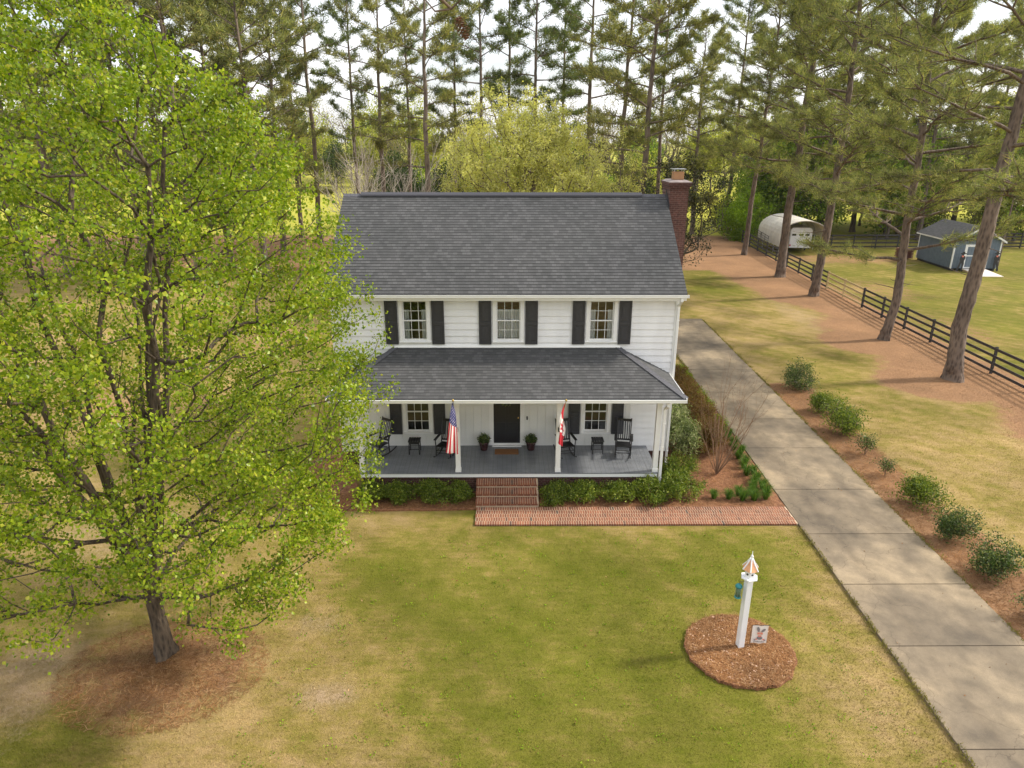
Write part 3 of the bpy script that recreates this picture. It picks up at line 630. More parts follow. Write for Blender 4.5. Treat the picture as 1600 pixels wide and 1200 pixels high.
# ---------------------------------------------------------------- house
YW, X0, X1, YB = 23.82, -6.22, 6.11, 31.86
def shingle(quads, name, parent, expo=.15, mat=None, th=.06):
    """quads: list of (eave_a, eave_b, top_a, top_b); courses overlap like laid shingles"""
    V = []; Fs = []; UV = []
    for (a, b, c, d) in quads:
        a, b, c, d = map(Vector, (a, b, c, d)); up = ((c+d)/2-(a+b)/2); nrm = (b-a).cross(up).normalized()
        if nrm.z < 0: nrm = -nrm
        ax = (b-a).normalized(); upn = up-ax*up.dot(ax); Ls = upn.length; n = max(1, round(Ls/expo))
        for i in range(n):
            t0, t1 = i/n, (i+1)/n; l0 = a.lerp(c, t0)+nrm*.016; r0_ = b.lerp(d, t0)+nrm*.016; l1 = a.lerp(c, t1)+nrm*.003; r1 = b.lerp(d, t1)+nrm*.003; lb = a.lerp(c, t0)+nrm*.001; rb_ = b.lerp(d, t0)+nrm*.001
            k = len(V); V += [l0, r0_, r1, l1, lb, rb_]; Fs += [[k, k+1, k+2, k+3], [k+4, k+5, k+1, k]]
            u = [(p-a).dot(ax)+i*.0 for p in (l0, r0_, r1, l1)]; v0, v1 = i*.15, (i+1)*.15
            UV += [(u[0], v0+.004), (u[1], v0+.004), (u[2], v1), (u[3], v1), (u[0], v0), (u[1], v0), (u[1], v0+.004), (u[0], v0+.004)]
        k = len(V); V += [p-nrm*th for p in (a, b, d, c)]+[a, b, d, c]
        for f in ((0, 3, 2, 1), (0, 1, 5, 4), (1, 2, 6, 5), (2, 3, 7, 6), (3, 0, 4, 7)): Fs.append([k+i for i in f]); UV += [(0, 0)]*4
    me = bpy.data.meshes.new(name); me.from_pydata([tuple(v) for v in V], [], Fs); me.materials.append(mat or MT['roof'])
    uv = me.uv_layers.new(name='uv'); uv.data.foreach_set('uv', np.array(UV, dtype=np.float32).ravel()); me.update(); return link(name, me, parent)
house = thing('house', 'white two-storey clapboard house with black shutters, grey shingle roof and full front porch', 'house', (0, 0, 0))
def clap(mb, x0, x1, z0, z1, y, opens, expo=.245, sgn=-1, axis='x', flat=False):
    """lap boards from z0 to z1, cut round the openings (xa,xb,za,zb)"""
    z = z0
    while z < z1-1e-4:
        zt = min(z+expo, z1); cuts = sorted({z, zt} | {c for o in opens for c in o[2:] if z < c < zt})
        for za, zb in zip(cuts[:-1], cuts[1:]):
            segs = [(x0, x1)]
            for o in opens:
                if o[2] < zb-1e-4 and o[3] > za+1e-4:
                    ns_ = []
                    for s in segs:
                        if o[1] <= s[0] or o[0] >= s[1]: ns_.append(s); continue
                        if o[0] > s[0]: ns_.append((s[0], o[0]))
                        if o[1] < s[1]: ns_.append((o[1], s[1]))
                    segs = ns_
            off = lambda q: .004+(1-(q-z)/expo)*.042
            for a, b in segs:
                p = []
                for zz in (za, zb):
                    for yy in (y+sgn*off(zz), y-sgn*.03):
                        for xx in (a, b): p.append((xx, yy, zz) if axis == 'x' else (yy, xx, zz))
                mb.hexa(p)
        z = zt
C2 = (-3.28, .055, 3.39); C1 = (-3.33, 3.33)
op2 = [(c-.46, c+.46, 4.93, 6.43) for c in C2]; op1 = [(c-.47, c+.47, 1.36, 3.0) for c in C1]; opd = [(-.53, .53, .82, 3.03)]
mb = MB()
clap(mb, X0+.12, X1-.12, 3.90, 6.52, YW, op2)
clap(mb, X0+.12, -5.15, .80, 3.90, YW, []); clap(mb, 4.62, X1-.12, .80, 3.90, YW, []); clap(mb, X0+.12, X1-.12, .58, .80, YW, [])
for sx, xw in ((-1, X0), (1, X1)): clap(mb, YW+.12, YB-.12, .58, 6.6, xw, [], axis='y', sgn=sx)
clap(mb, X0+.12, X1-.12, .58, 6.6, YB, [], sgn=1)
for xw, s in ((X0, -1), (X1, 1)):      # gable triangles
    z = 6.6
    while z < 9.4:
        zt = min(z+.245, 9.5); hw = max(.05, (9.66-zt)/.681); a, b = 27.84-hw, 27.84+hw
        p = [];
        for zz, of in ((z, .026), (zt, .008)):
            for xx in (xw+s*of, xw-s*.03):
                for yy in (a, b): p.append((xx, yy, zz))
        mb.hexa(p); z = zt
mb.build('clapboard_wall', MT['white'], house)
# porch wall: vertical boards
mb = MB(); x = -5.15
while x < 4.62-1e-3:
    xe = min(x+.30, 4.62); cuts = sorted({x+.003, xe-.003} | {c for o in op1+opd for c in o[:2] if x+.003 < c < xe-.003})
    for a, b in zip(cuts[:-1], cuts[1:]):
        zs = [(.80, 3.90)]
        for o in op1+opd:
            if o[0] < b-1e-4 and o[1] > a+1e-4: zs = [q for q in ((.80, o[2]), (o[3], 3.90)) if q[1]-q[0] > .03]
        for z0_, z1_ in zs: mb.box(a, b, YW-.02, YW+.03, z0_, z1_)
    x = xe
mb.build('porch_wall', MT['porchwhite'], house)
mb = MB()                                   # sheathing behind the boards
def sheath(opens, z0, z1):
    xs = sorted({X0+.03, X1-.03} | {c for o in opens for c in o[:2]})
    for a, b in zip(xs[:-1], xs[1:]):
        o = [o for o in opens if o[0] <= a+1e-4 and o[1] >= b-1e-4]
        if o: mb.box(a, b, YW+.032, YW+.06, z0, o[0][2]); mb.box(a, b, YW+.032, YW+.06, o[0][3], z1)
        else: mb.box(a, b, YW+.032, YW+.06, z0, z1)
sheath(op1+opd, .6, 3.9); sheath(op2, 3.903, 6.6); mb.build('sheathing', MT['white'], house)
# trim boards
mb = MB()
for xa, xb in ((X0-.035, X0+.125), (X1-.125, X1+.035)):
    MB().box(xa, xb, YW-.07, YW+.12, .58, 6.50).build('corner_board', MT['trim'], house); MB().box(xa, xb, YB-.12, YB+.04, .58, 6.6).build('corner_board', MT['trim'], house)
MB().box(X0-.04, X1+.04, YW-.08, YW-.022, 6.42, 6.52).build('frieze_board', MT['trim'], house)
mb = MB(); mb.box(X0-.14, X1+.14, YW-.40, YW-.02, 6.53, 6.56); mb.box(X0-.14, X1+.14, YW-.42, YW-.402, 6.50, 6.70); mb.build('soffit', MT['trim'], house); MB().box(X0-.14, X1+.14, YB+.02, YB+.40, 6.53, 6.56).build('soffit', MT['trim'], house)
# brick foundation
mb = MB(); mb.box(X0+.03, X1-.03, YW+.02, YB-.02, -.2, .58); mb.box(X1+.045, X1+.159, 27.3, 28.5, -.2, 9.2); mb.build('foundation', MT['brickwall'], house)
mb = MB(); mb.box(-5.08, 5.22, 21.62, YW-.01, -.2, .66); mb.build('porch_foundation', MT['brickwall'], house)
# main roof
EZ, RZ, EY, RY = 6.74, 9.74, 23.40, 27.84; RX0, RX1 = -6.38, 6.27
roof = shingle([((RX0, EY, EZ), (RX1, EY, EZ), (RX0, RY, RZ), (RX1, RY, RZ)), ((RX1, 2*RY-EY, EZ), (RX0, 2*RY-EY, EZ), (RX1, RY, RZ), (RX0, RY, RZ))], 'main_roof', house)
mb = MB()
for xa, xb in ((RX0+.003, RX0+.035), (RX1-.035, RX1-.003)):
    for s in (1, -1):
        ya = RY-s*(RY-EY-.02); MB().hexa([(xa, ya, EZ-.24), (xb, ya, EZ-.24), (xa, RY, RZ-.23), (xb, RY, RZ-.23), (xa, ya, EZ-.065), (xb, ya, EZ-.065), (xa, RY, RZ-.07), (xb, RY, RZ-.07)]).build('rake_board', MT['trim'], house)
# ridge cap and ridge vent
mb = MB(); x = RX0
while x < RX1-.1:
    xe = min(x+.28, RX1); mb.hexa([(x, RY-.15, RZ-.085), (xe, RY-.15, RZ-.095), (x, RY, RZ+.012), (xe, RY, RZ+.004), (x, RY-.15, RZ-.070), (xe, RY-.15, RZ-.08), (x, RY, RZ+.03), (xe, RY, RZ+.022)])
    mb.hexa([(x, RY, RZ+.012), (xe, RY, RZ+.004), (x, RY+.15, RZ-.085), (xe, RY+.15, RZ-.095), (x, RY, RZ+.03), (xe, RY, RZ+.022), (x, RY+.15, RZ-.070), (xe, RY+.15, RZ-.08)]); x = xe
mb.build('ridge_cap', simple('ridge_shingle', (.085, .085, .095), .85, .3, 20), roof)
mb = MB(); mb.hexa([(-5.7, RY-.19, RZ-.06), (5.3, RY-.19, RZ-.06), (-5.7, RY, RZ+.035), (5.3, RY, RZ+.035), (-5.7, RY-.17, RZ+.0), (5.3, RY-.17, RZ+.0), (-5.7, RY, RZ+.085), (5.3, RY, RZ+.085)])
mb.build('ridge_vent', simple('vent_black', (.05, .05, .06), .7, .2, 20), roof)
# gutters
def gutter(mb, x0, x1, y, z):
    mb.box(x0, x1, y-.125, y-.115, z-.07, z+.03); mb.box(x0, x1, y-.115, y, z-.08, z-.07); mb.box(x0, x1, y-.14, y-.1255, z+.012, z+.032); mb.box(x0-.01, x0-.001, y-.14, y, z-.08, z+.02); mb.box(x1+.001, x1+.01, y-.14, y, z-.08, z+.02)
mb = MB(); gutter(mb, X0-.16, X1+.20, EY+.01, EZ-.05); g = mb.build('gutter', MT['trim'], house)
def downspout(x, y, zt, zb, yg, nm='downspout'):
    mb = MB(); w_ = .045
    mb.beam((x, yg, zt), (x, yg, zt-.12), .09, .07); mb.beam((x, yg, zt-.1), (x, y, zt-.35), .09, .07); mb.beam((x, y, zt-.32), (x, y, zb+.15), .09, .07, up=(0, 1, 0)); mb.beam((x, y, zb+.17), (x, y-.22, zb+.04), .09, .07)
    for zz in (zt-.9, (zt+zb)/2, zb+.6): mb.box(x-.055, x+.055, y-.045, y+.045, zz, zz+.03)
    return mb.build(nm, MT['trim'], house, bevel=.008)
downspout(X1-.02, YW-.10, 6.60, .0, EY-.06)
downspout(5.36, 21.52, 3.55, .0, 21.12)
# chimney
ch = MB(); ch.box(X1+.16, 7.0, 27.25, 28.55, -.2, 10.0); ch.box(X1+.14, 7.03, 27.21, 28.59, 10.0, 10.06); ch.box(X1+.12, 7.06, 27.18, 28.62, 10.062, 10.14); ch.box(X1+.10, 7.09, 27.15, 28.65, 10.142, 10.24)
chim = ch.build('chimney', MT['brickwall'], roof)
mb = MB(); mb.hexa([(X1+.10, 27.15, 10.242), (7.09, 27.15, 10.242), (X1+.10, 28.65, 10.242), (7.09, 28.65, 10.242), (X1+.25, 27.3, 10.31), (6.94, 27.3, 10.31), (X1+.25, 28.5, 10.31), (6.94, 28.5, 10.31)])
mb.build('cap_mortar', simple('mortar_cap', (.30, .25, .23), .9, .2, 5), chim)
mb = MB(); mb.box(6.46, 6.86, 27.6, 28.0, 10.312, 10.62); fl = mb.build('flue', MT['terracotta'], chim, bevel=.02)
mb = MB(); mb.box(6.40, 6.92, 27.54, 28.06, 10.70, 10.72)
for q in ((6.48, 27.62), (6.84, 27.62), (6.48, 27.98), (6.84, 27.98)): mb.box(q[0]-.01, q[0]+.01, q[1]-.01, q[1]+.01, 10.62, 10.70)
mb.build('flue_cap', MT['metal'], chim)
mb = MB(); mb.hexa([(x_, y_, z_) for z0_, z1_ in ((9.24, 9.76), (9.42, 9.93)) for y_, z_ in ((27.1, z0_), (27.84, z1_)) for x_ in (X1+.142, X1+.158)]); 
mb.build('flashing', simple('flashing_black', (.03, .03, .035), .5), chim)
# windows
def window(c, z0, z1, y, room, curtain, tall):
    hw = .43; W = MB()
    W.box(c-hw-.13, c-hw, y-.075, y+.03, z0-.02, z1+.0); W.box(c+hw, c+hw+.13, y-.075, y+.03, z0-.02, z1+.0)
    W.box(c-hw-.13, c+hw+.13, y-.078, y+.03, z1+.001, z1+.09); W.box(c-hw-.13, c+hw+.13, y-.078, y+.03, z0-.10, z0-.021)
    f = W.build('window', MT['trim'], house)
    S = MB(); S.hexa([(c-hw-.14, y-.12, z0-.06), (c+hw+.14, y-.12, z0-.06), (c-hw-.14, y+.02, z0-.02), (c+hw+.14, y+.02, z0-.02), (c-hw-.14, y-.12, z0-.035), (c+hw+.14, y-.12, z0-.035), (c-hw-.14, y+.02, z0+.01), (c+hw+.14, y+.02, z0+.01)]); S.build('sill', MT['trim'], f)
    zm = (z0+z1)/2; S = MB()
    for (a, b, yy) in ((z0+.012, zm+.02, y+.0), (zm-.02, z1-.002, y+.03)):
        S.box(c-hw+.002, c-hw+.04, yy, yy+.03, a, b); S.box(c+hw-.04, c+hw-.002, yy, yy+.03, a, b); S.box(c-hw+.04, c+hw-.04, yy, yy+.03, a, a+.04); S.box(c-hw+.04, c+hw-.04, yy, yy+.03, b-.04, b)
        for k in (1, 2): xx = c-hw+.04+(2*hw-.08)*k/3; S.box(xx-.009, xx+.009, yy+.004, yy+.022, a+.04, b-.04)
        zz = (a+b)/2; S.box(c-hw+.04, c+hw-.04, yy+.005, yy+.021, zz-.009, zz+.009)
    S.build('sash', MT['trim'], f)
    G = MB()
    for (a, b, yy) in ((z0+.05, zm-.02, y+.012), (zm+.02, z1-.04, y+.043)): G.face([(c-hw+.03, yy, a), (c+hw-.03, yy, a), (c+hw-.03, yy, b), (c-hw+.03, yy, b)])
    G.build('pane', MT['glass'], f)
    R_ = MB(); xa, xb, ya, yb, za, zb = c-1.0, c+1.0, y+.08, y+2.2, z0-.55, z1+.15
    R_.face([(xa, yb, za), (xb, yb, za), (xb, yb, zb), (xa, yb, zb)]); R_.face([(xa, ya, za), (xa, yb, za), (xa, yb, zb), (xa, ya, zb)]); R_.face([(xb, ya, za), (xb, yb, za), (xb, yb, zb), (xb, ya, zb)]); R_.face([(xa, ya, za), (xb, ya, za), (xb, yb, za), (xa, yb, za)]); R_.face([(xa, ya, zb), (xb, ya, zb), (xb, yb, zb), (xa, yb, zb)])
    R_.box(c-.55, c+.35, yb-.12, yb-.02, za+.5, za+1.3)
    R_.build('room', MT[room], f)
    K = MB()
    def drape(x0, x1, a, b, yy):
        n = max(6, int((x1-x0)/.022)); P = [(x0+(x1-x0)*i/n, yy+.018*math.sin(i*1.7)+.008*math.sin(i*.6)) for i in range(n+1)]
        for i in range(n): K.face([(P[i][0], P[i][1], a), (P[i+1][0], P[i+1][1], a), (P[i+1][0], P[i+1][1], b), (P[i][0], P[i][1], b)])
    if curtain == 'cafe': drape(c-hw+.03, c+hw-.03, z0+.05, z0+(z1-z0)*.77, y+.12)
    elif curtain == 'side': drape(c-hw, c-hw+.22, z0+.03, z0+(z1-z0)*.76, y+.12); drape(c+hw-.2, c+hw, z0+.03, z0+(z1-z0)*.76, y+.12)
    if K.f: K.build('curtain', MT['curtain'], f)
    return f
window(C2[0], 4.96, 6.40, YW, 'dark', 'side', 0); window(C2[1], 4.96, 6.40, YW, 'redroom', 'cafe', 0); window(C2[2], 4.96, 6.40, YW, 'warm', 'side', 0)
for c in C1: window(c, 1.40, 2.96, YW, 'dark', None, 0)
def shutter(xa, xb, z0, z1):
    S = MB(); y = YW-.062; S.box(xa, xb, y-.02, y, z0, z1); t = .055; zm = z0+(z1-z0)*.47
    S.box(xa, xa+t, y-.042, y-.0202, z0, z1); S.box(xb-t, xb, y-.042, y-.0202, z0, z1)
    for a, b in ((z0, z0+.09), (zm-.06, zm+.06), (z1-.07, z1)): S.box(xa+t, xb-t, y-.042, y-.0202, a, b)
    for a, b in ((z0+.09, zm-.06), (zm+.06, z1-.07)):
        S.hexa([(xa+t+.01, y-.0202, a+.01), (xb-t-.01, y-.0202, a+.01), (xa+t+.01, y-.0201, a+.01), (xb-t-.01, y-.0201, a+.01), (xa+t+.01, y-.0202, b-.01), (xb-t-.01, y-.0202, b-.01), (xa+t+.01, y-.0201, b-.01), (xb-t-.01, y-.0201, b-.01)])
        S.box(xa+t+.05, xb-t-.05, y-.036, y-.0203, a+.05, b-.05)
    S.build('shutter', MT['shutter'], house, bevel=.004)
for c in C2: shutter(c-1.05, c-.605, 4.83, 6.475); shutter(c+.605, c+1.05, 4.83, 6.475)
for c in C1: shutter(c-1.03, c-.60, 1.30, 3.05); shutter(c+.60, c+1.03, 1.30, 3.05)
# door
D = MB(); D.box(-.66, -.50, YW-.05, YW+.03, .82, 3.05); D.box(.50, .66, YW-.05, YW+.03, .82, 3.05); D.box(-.72, .72, YW-.06, YW+.03, 3.051, 3.2); D.build('door_frame', MT['trim'], house)
D = MB(); D.box(-.50, .50, YW-.045, YW+.02, .80, .90); D.box(-.55, .55, YW-.16, YW-.046, .80, .845); D.build('threshold', MT['trim'], house)
D = MB(); D.box(-.495, .495, YW-.01, YW+.03, .905, 3.045)
for (a, b, z0, z1) in ((-.40, -.05, 1.05, 1.75), (.05, .40, 1.05, 1.75), (-.40, -.05, 1.9, 2.9), (.05, .40, 1.9, 2.9)): D.box(a, b, YW-.022, YW-.0101, z0, z1)
door = D.build('door', simple('door_black', (.014, .014, .017), .3, .15, 5), house, bevel=.004)
MB().tube([(.43, YW-.012, 1.95), (.43, YW-.07, 1.95)], [.018, .03], 10).build('handle', MT['brass'], door)
MB().box(.735, .785, YW-.05, YW-.021, 1.86, 2.0).build('door_bell', MT['black'], house, bevel=.01)
r = np.random.default_rng(8); a = r.random(160)*6.28; cen = np.stack([np.cos(a)*.17+r.normal(0, .02, 160), np.full(160, YW-.07), 2.62+np.sin(a)*.17], -1)
V, F = leaves(cen, r, .08, .02, 0, .35); wre = link('wreath', npmesh('wreath', V, F, MT['varieg'])); tag(wre, 'small grey-green wreath hanging on the black front door', 'wreath')
# porch
P = MB(); x = -5.15
while x < 5.29:
    xe = min(x+.115, 5.30); P.box(x+.001, xe-.0015, 21.50, YW-.025, .775, .80); x = xe
P.box(-5.15, 5.30, 21.52, YW-.03, .755, .774); P.build('porch_floor', MT['deck'], house)
P = MB(); P.box(-5.12, 5.27, 21.525, 21.56, .63, .753); P.box(-5.12, -5.085, 21.561, YW-.03, .63, .753); P.box(5.235, 5.27, 21.561, YW-.03, .63, .753); P.build('deck_fascia', MT['trim'], house)
for x in (-5.05, -1.70, 1.78, 5.19):
    P = MB(); P.box(x-.085, x+.085, 21.58, 21.75, .801, 3.42); P.box(x-.10, x+.10, 21.565, 21.765, .802, .92); P.box(x-.10, x+.10, 21.565, 21.765, 3.30, 3.419); P.build('porch_post', MT['trim'], house, bevel=.006)
P = MB(); P.box(-5.2, 5.34, 21.57, 21.76, 3.42, 3.64); P.box(-5.2, -5.02, 21.761, YW-.05, 3.42, 3.64); P.box(5.16, 5.34, 21.761, YW-.05, 3.42, 3.64); P.build('porch_beam', MT['trim'], house)
P = MB(); P.box(-5.85, 5.85, 21.2, YW-.05, 3.645, 3.66); P.build('porch_ceiling', MT['porchwhite'], house)
PE, PX, PT = 21.12, 5.93, 4.70
proof = shingle([((-PX, PE, 3.72), (PX, PE, 3.72), (-4.0, YW-.03, PT), (4.05, YW-.03, PT)), ((PX, PE, 3.72), (PX, YW-.03, 3.72), (4.05, YW-.03, PT), (4.05, YW-.031, PT)), ((-PX, YW-.03, 3.72), (-PX, PE, 3.72), (-4.0, YW-.031, PT), (-4.0, YW-.03, PT))], 'porch_roof', house)
for s in (-1, 1):
    P = MB(); a = Vector((s*PX, PE, 3.735)); b = Vector((s*4.02, YW-.05, PT+.01)); n = 16
    for i in range(n): P.beam(a.lerp(b, i/n), a.lerp(b, (i+1.03)/n)+Vector((0, 0, -.004)), .22, .018)
    P.build('hip_cap', bpy.data.materials['ridge_shingle'], proof)
MB().hexa([(-4.05, YW-.10, PT+.002), (4.1, YW-.10, PT+.002), (-4.05, YW-.027, PT+.03), (4.1, YW-.027, PT+.03), (-4.05, YW-.10, PT+.02), (4.1, YW-.10, PT+.02), (-4.05, YW-.027, PT+.12), (4.1, YW-.027, PT+.12)]).build('roof_flashing', MT['trim'], proof)
P = MB(); P.box(-PX, PX, PE+.0, PE+.02, 3.56, 3.68); P.box(-PX-.0, -PX+.02, PE+.021, YW-.04, 3.56, 3.69); P.box(PX-.02, PX, PE+.021, YW-.04, 3.56, 3.69); P.build('eave_fascia', MT['trim'], house)
P = MB(); gutter(P, -PX, PX, PE-.002, 3.68); P.build('porch_gutter', MT['trim'], house)
for s in (-1, 1): MB().box(s*PX, s*(PX+.02), PE-.1, YW-.05, 3.70, 3.745).build('drip_edge', MT['trim'], house)
MB().box(-.09, .09, 22.5, 22.68, 3.50, 3.644).build('porch_light', MT['brass'], house, bevel=.03)

# brick steps
st = thing('brick_steps', 'red brick front steps with three treads leading up to the porch', 'steps', (0, 0, 0))
for i, (ya, z) in enumerate(((21.17, .60), (20.84, .41), (20.51, .22))):
    B_ = MB(); B_.box(-1.055, 1.075, ya+.012, 21.515, -.1 if i == 2 else z-.19, z-.068, 0); brow(B_, -1.06, 1.08, ya+.004, ya+.03, z-.085, .235, .222, .06); B_.build('riser', [MT['mortar'], MT['brick']], st)
    B_ = MB(); B_.box(-1.055, 1.075, ya-.012, 21.516, z-.067, z-.010, 0); brow(B_, -1.06, 1.085, ya-.028, ya+.185, z, h=.066); brow(B_, -1.06, 1.085, ya+.196, min(ya+.34, 21.51), z); B_.build('tread', [MT['mortar'], MT['brick']], st)

# flags on the porch posts
def flag(name, label, x, kind):
    t = thing(name, label, 'flag', (x, 21.58, 2.35)); NS, NT = 95, 65
    tip = Vector((-.03 if kind == 'us' else .13, -1.02, 1.50)); base = Vector((.0, -.005, .12))
    MB().tube([base, tip], .013, 8).build('pole', MT['metal'] if kind == 'us' else MT['rawwood'], t)
    MB().lathe(tip.x, tip.y, [(.005, tip.z-.02), (.03, tip.z), (.038, tip.z+.03), (.03, tip.z+.06), (.005, tip.z+.08)], 10).build('finial', MT['brass'], t, True)
    MB().box(-.03, .03, -.06, -.001, 0, .16).build('bracket', MT['black'], t, bevel=.01)
    L_ = 1.78 if kind == 'us' else 1.45; V = []
    ax = (base-tip).normalized()
    for i in range(NS+1):
        s = i/NS
        for j in range(NT+1):
            q = j/NT
            p = tip+ax*(.05+q*(.92*(1-.55*s)+.1))
            if kind == 'us': qq = q/.58 if q < .58 else 1-(q-.58)/.42*.8; sp = -.08*s+(qq-.5)*(.05+.40*s**.8); x_ = p.x+sp+.018*math.sin(qq*9+s*2)*s; y_ = p.y+(0 if q < .58 else .05+.10*(q-.58))+.04*math.sin(qq*9+s*3)*(.3+.7*s); z_ = p.z-s*L_*(1-.10*q)
            else: x_ = p.x-.10*s+(q-.5)*(.05+.25*math.sin(min(1, s*1.3)*2.6))+.03*math.sin(q*13+s*4)*s; y_ = p.y+.09*math.sin(q*12+s*2.5)*(.3+.7*s); z_ = p.z-s*L_*(1-.12*q)
            V.append((x_, y_, z_))
    idx = np.arange((NS+1)*(NT+1)).reshape(NS+1, NT+1); F = np.stack([idx[:-1, :-1], idx[1:, :-1], idx[1:, 1:], idx[:-1, 1:]], -1).reshape(-1, 4); mi = []
    for i in range(NS):
        for j in range(NT):
            if kind == 'us':
                m = 0 if (j//5) % 2 == 0 else 1
                if i < 38 and j < 35:
                    m = 2; ci = (i % 6.33); cj = j
                    gi, gj = i/38*12, j/35*10
                    if abs(gi-round(gi)) < .24 and abs(gj-round(gj)) < .22 and (round(gi)+round(gj)) % 2 == 0 and 0 < round(gi) < 12 and 0 < round(gj) < 10: m = 1
            else:
                u = i/NS; v_ = j/NT; m = 0 if (u < .27 or u > .66) else 1
                dx_, dy_ = (u-.5)/.25*1.0, (v_-.5)*2/.8; an = math.atan2(dx_, dy_+1e-6); rr_ = math.hypot(dx_, dy_)
                if rr_ < .30+.42*abs(math.cos(an*3.5))**1.2 and rr_ < .8: m = 0
            mi.append(m)
    link('cloth', npmesh('cloth', V, F, [MT['red'], MT['flagwhite'], MT['blue']], True, mi), t)
flag('flag', 'American flag hanging from a gold-tipped pole on the porch post left of the door', -1.70, 'us')
flag('flag', 'red and white Canadian flag hanging limp on the porch post right of the door', 1.78, 'ca')

# porch furniture
def rocker(label, loc, rz):
    t = thing('rocking_chair', label, 'rocking chair', loc, rad(rz), 'black rocking chairs on the porch'); m = MT['chair']
    for s in (-1, 1):
        pts = [(s*.27, -.52+1.14*i/14, .035+.30*((i/14-.48)**2)*1.6) for i in range(15)]; MB().tube(pts, .024, 6).build('rocker', m, t)
        MB().tube([(s*.27, -.27, .07), (s*.275, -.27, .44), (s*.29, -.29, .72)], [.021, .023, .018], 8).build('leg', m, t)
        MB().tube([(s*.25, .26, .06), (s*.24, .24, .46), (s*.26, .52, 1.28)], [.021, .023, .017], 8).build('leg', m, t)
        MB().box(s*.34, s*.235, -.35, .30, .715, .742).build('arm', m, t, bevel=.01)
    b = MB(); b.hexa([(-.28, -.30, .44), (.28, -.30, .44), (-.24, .25, .40), (.24, .25, .40), (-.28, -.30, .475), (.28, -.30, .475), (-.24, .25, .435), (.24, .25, .435)]); b.build('seat', m, t, bevel=.008)
    b = MB()
    for k in range(6): x = -.19+.076*k; b.beam((x, .262, .52), (x*1.06, .50, 1.20), .042, .012, up=(0, 1, .3))
    b.beam((-.245, .26, .52), (.245, .26, .52), .03, .055); b.beam((-.26, .50, 1.20), (.26, .50, 1.20), .03, .10); b.build('backrest', m, t)
    b = MB()
    for z in (.20, .30): b.tube([(-.27, -.27, z), (.27, -.27, z)], .012, 6)
    for s in (-1, 1): b.tube([(s*.272, -.27, .24), (s*.245, .25, .24)], .012, 6)
    b.tube([(-.245, .25, .22), (.245, .25, .22)], .012, 6); b.build('stretcher', m, t); return t
rocker('black rocking chair at the far left porch end, half hidden by green leaves', (-4.70, 23.05, .80), -35)
rocker('black rocking chair partly behind the American flag', (-2.25, 22.95, .80), -14)
rocker('black rocking chair partly behind the red and white flag', (2.15, 22.95, .80), 12)
rocker('black rocking chair at the right porch end, right of the side table', (4.28, 22.95, .80), -10)
def side_table(label, loc):
    t = thing('side_table', label, 'side table', loc, 0, 'black porch side tables'); m = MT['chair']
    for sx in (-1, 1):
        for sy in (-1, 1): MB().tube([(sx*.19, sy*.19, 0), (sx*.175, sy*.175, .50)], [.018, .022], 8).build('leg', m, t)
    b = MB()
    for k in range(5): b.box(-.22+.09*k, -.22+.09*k+.082, -.22, .22, .50, .522)
    b.build('table_top', m, t, bevel=.004)
    b = MB(); b.box(-.17, .17, -.012+.18, .012+.18, .40, .499); b.box(-.17, .17, -.192, -.168, .40, .499); b.tube([(-.18, -.18, .2), (.18, -.18, .2)], .011, 6); b.tube([(-.18, .18, .2), (.18, .18, .2)], .011, 6); b.build('apron', m, t)
side_table('small black side table under the left porch window', (-3.42, 23.2, .80)); side_table('small black side table under the right porch window', (3.36, 23.2, .80))
def potted(label, loc, seed):
    t = thing('potted_plant', label, 'potted plant', loc, 0, 'potted plants beside the front door'); r = np.random.default_rng(seed)
    MB().lathe(0, 0, [(.12, 0), (.135, .03), (.19, .30), (.205, .31), (.205, .35), (.18, .35), (.17, .31)], 20).build('pot', MT['pot'], t, True)
    MB().lathe(0, 0, [(.17, .28), (.171, .315)], 16).build('soil', MT['rubber'], t)
    q = unit(r.normal(0, 1, (300, 3))); q[:, 2] = np.abs(q[:, 2]); V, F = leaves(q*np.array([.22, .22, .25])*r.uniform(.4, 1, (300, 1))+[0, 0, .36], r, .09, .02, 0, .3, 3, .3)
    link('foliage', npmesh('foliage', V, F, MT['shrubdark']), t)
potted('dark red pot of trailing greenery left of the front door', (-.86, 23.42, .80), 1); potted('dark red pot of trailing greenery right of the front door', (.90, 23.42, .80), 2)
b = MB(); b.box(-.45, .43, 23.0, 23.45, .801, .82); tag(b.build('door_mat', MT['mat'], bevel=.006), 'brown coir door mat in front of the black door', 'door mat')

# ---------------------------------------------------------------- birdhouse post and garden flag
t = thing('birdhouse', 'white birdhouse with copper roof on a tall square white post in the round mulch bed', 'birdhouse', (5.72, 13.66, 0), rad(12))
H0 = 1.98
MB().box(-.075, .075, -.075, .075, 0, H0).build('post', MT['vinyl'], t, bevel=.006)
MB().lathe(0, 0, [(.06, H0-.02), (.19, H0+.08), (.205, H0+.08), (.205, H0+.105), (.12, H0+.106)], 6).build('floor_plate', MT['vinyl'], t)
b = MB(); b.lathe(0, 0, [(.125, H0+.106), (.125, H0+.36)], 6); body = b.build('house_body', MT['vinyl'], t)
for k in range(6):
    a = math.pi/6+k*math.pi/3; c_ = math.cos(a)*.109; s_ = math.sin(a)*.109; MB().tube([(c_*.97, s_*.97, H0+.21), (c_*1.03, s_*1.03, H0+.21)], .026, 12).build('entrance_hole', MT['rubber'], body)
b = MB(); b.lathe(0, 0, [(.195, H0+.32), (.18, H0+.345), (.105, H0+.45), (.03, H0+.59)], 6); rf = b.build('birdhouse_roof', MT['copper'], t)
b = MB()
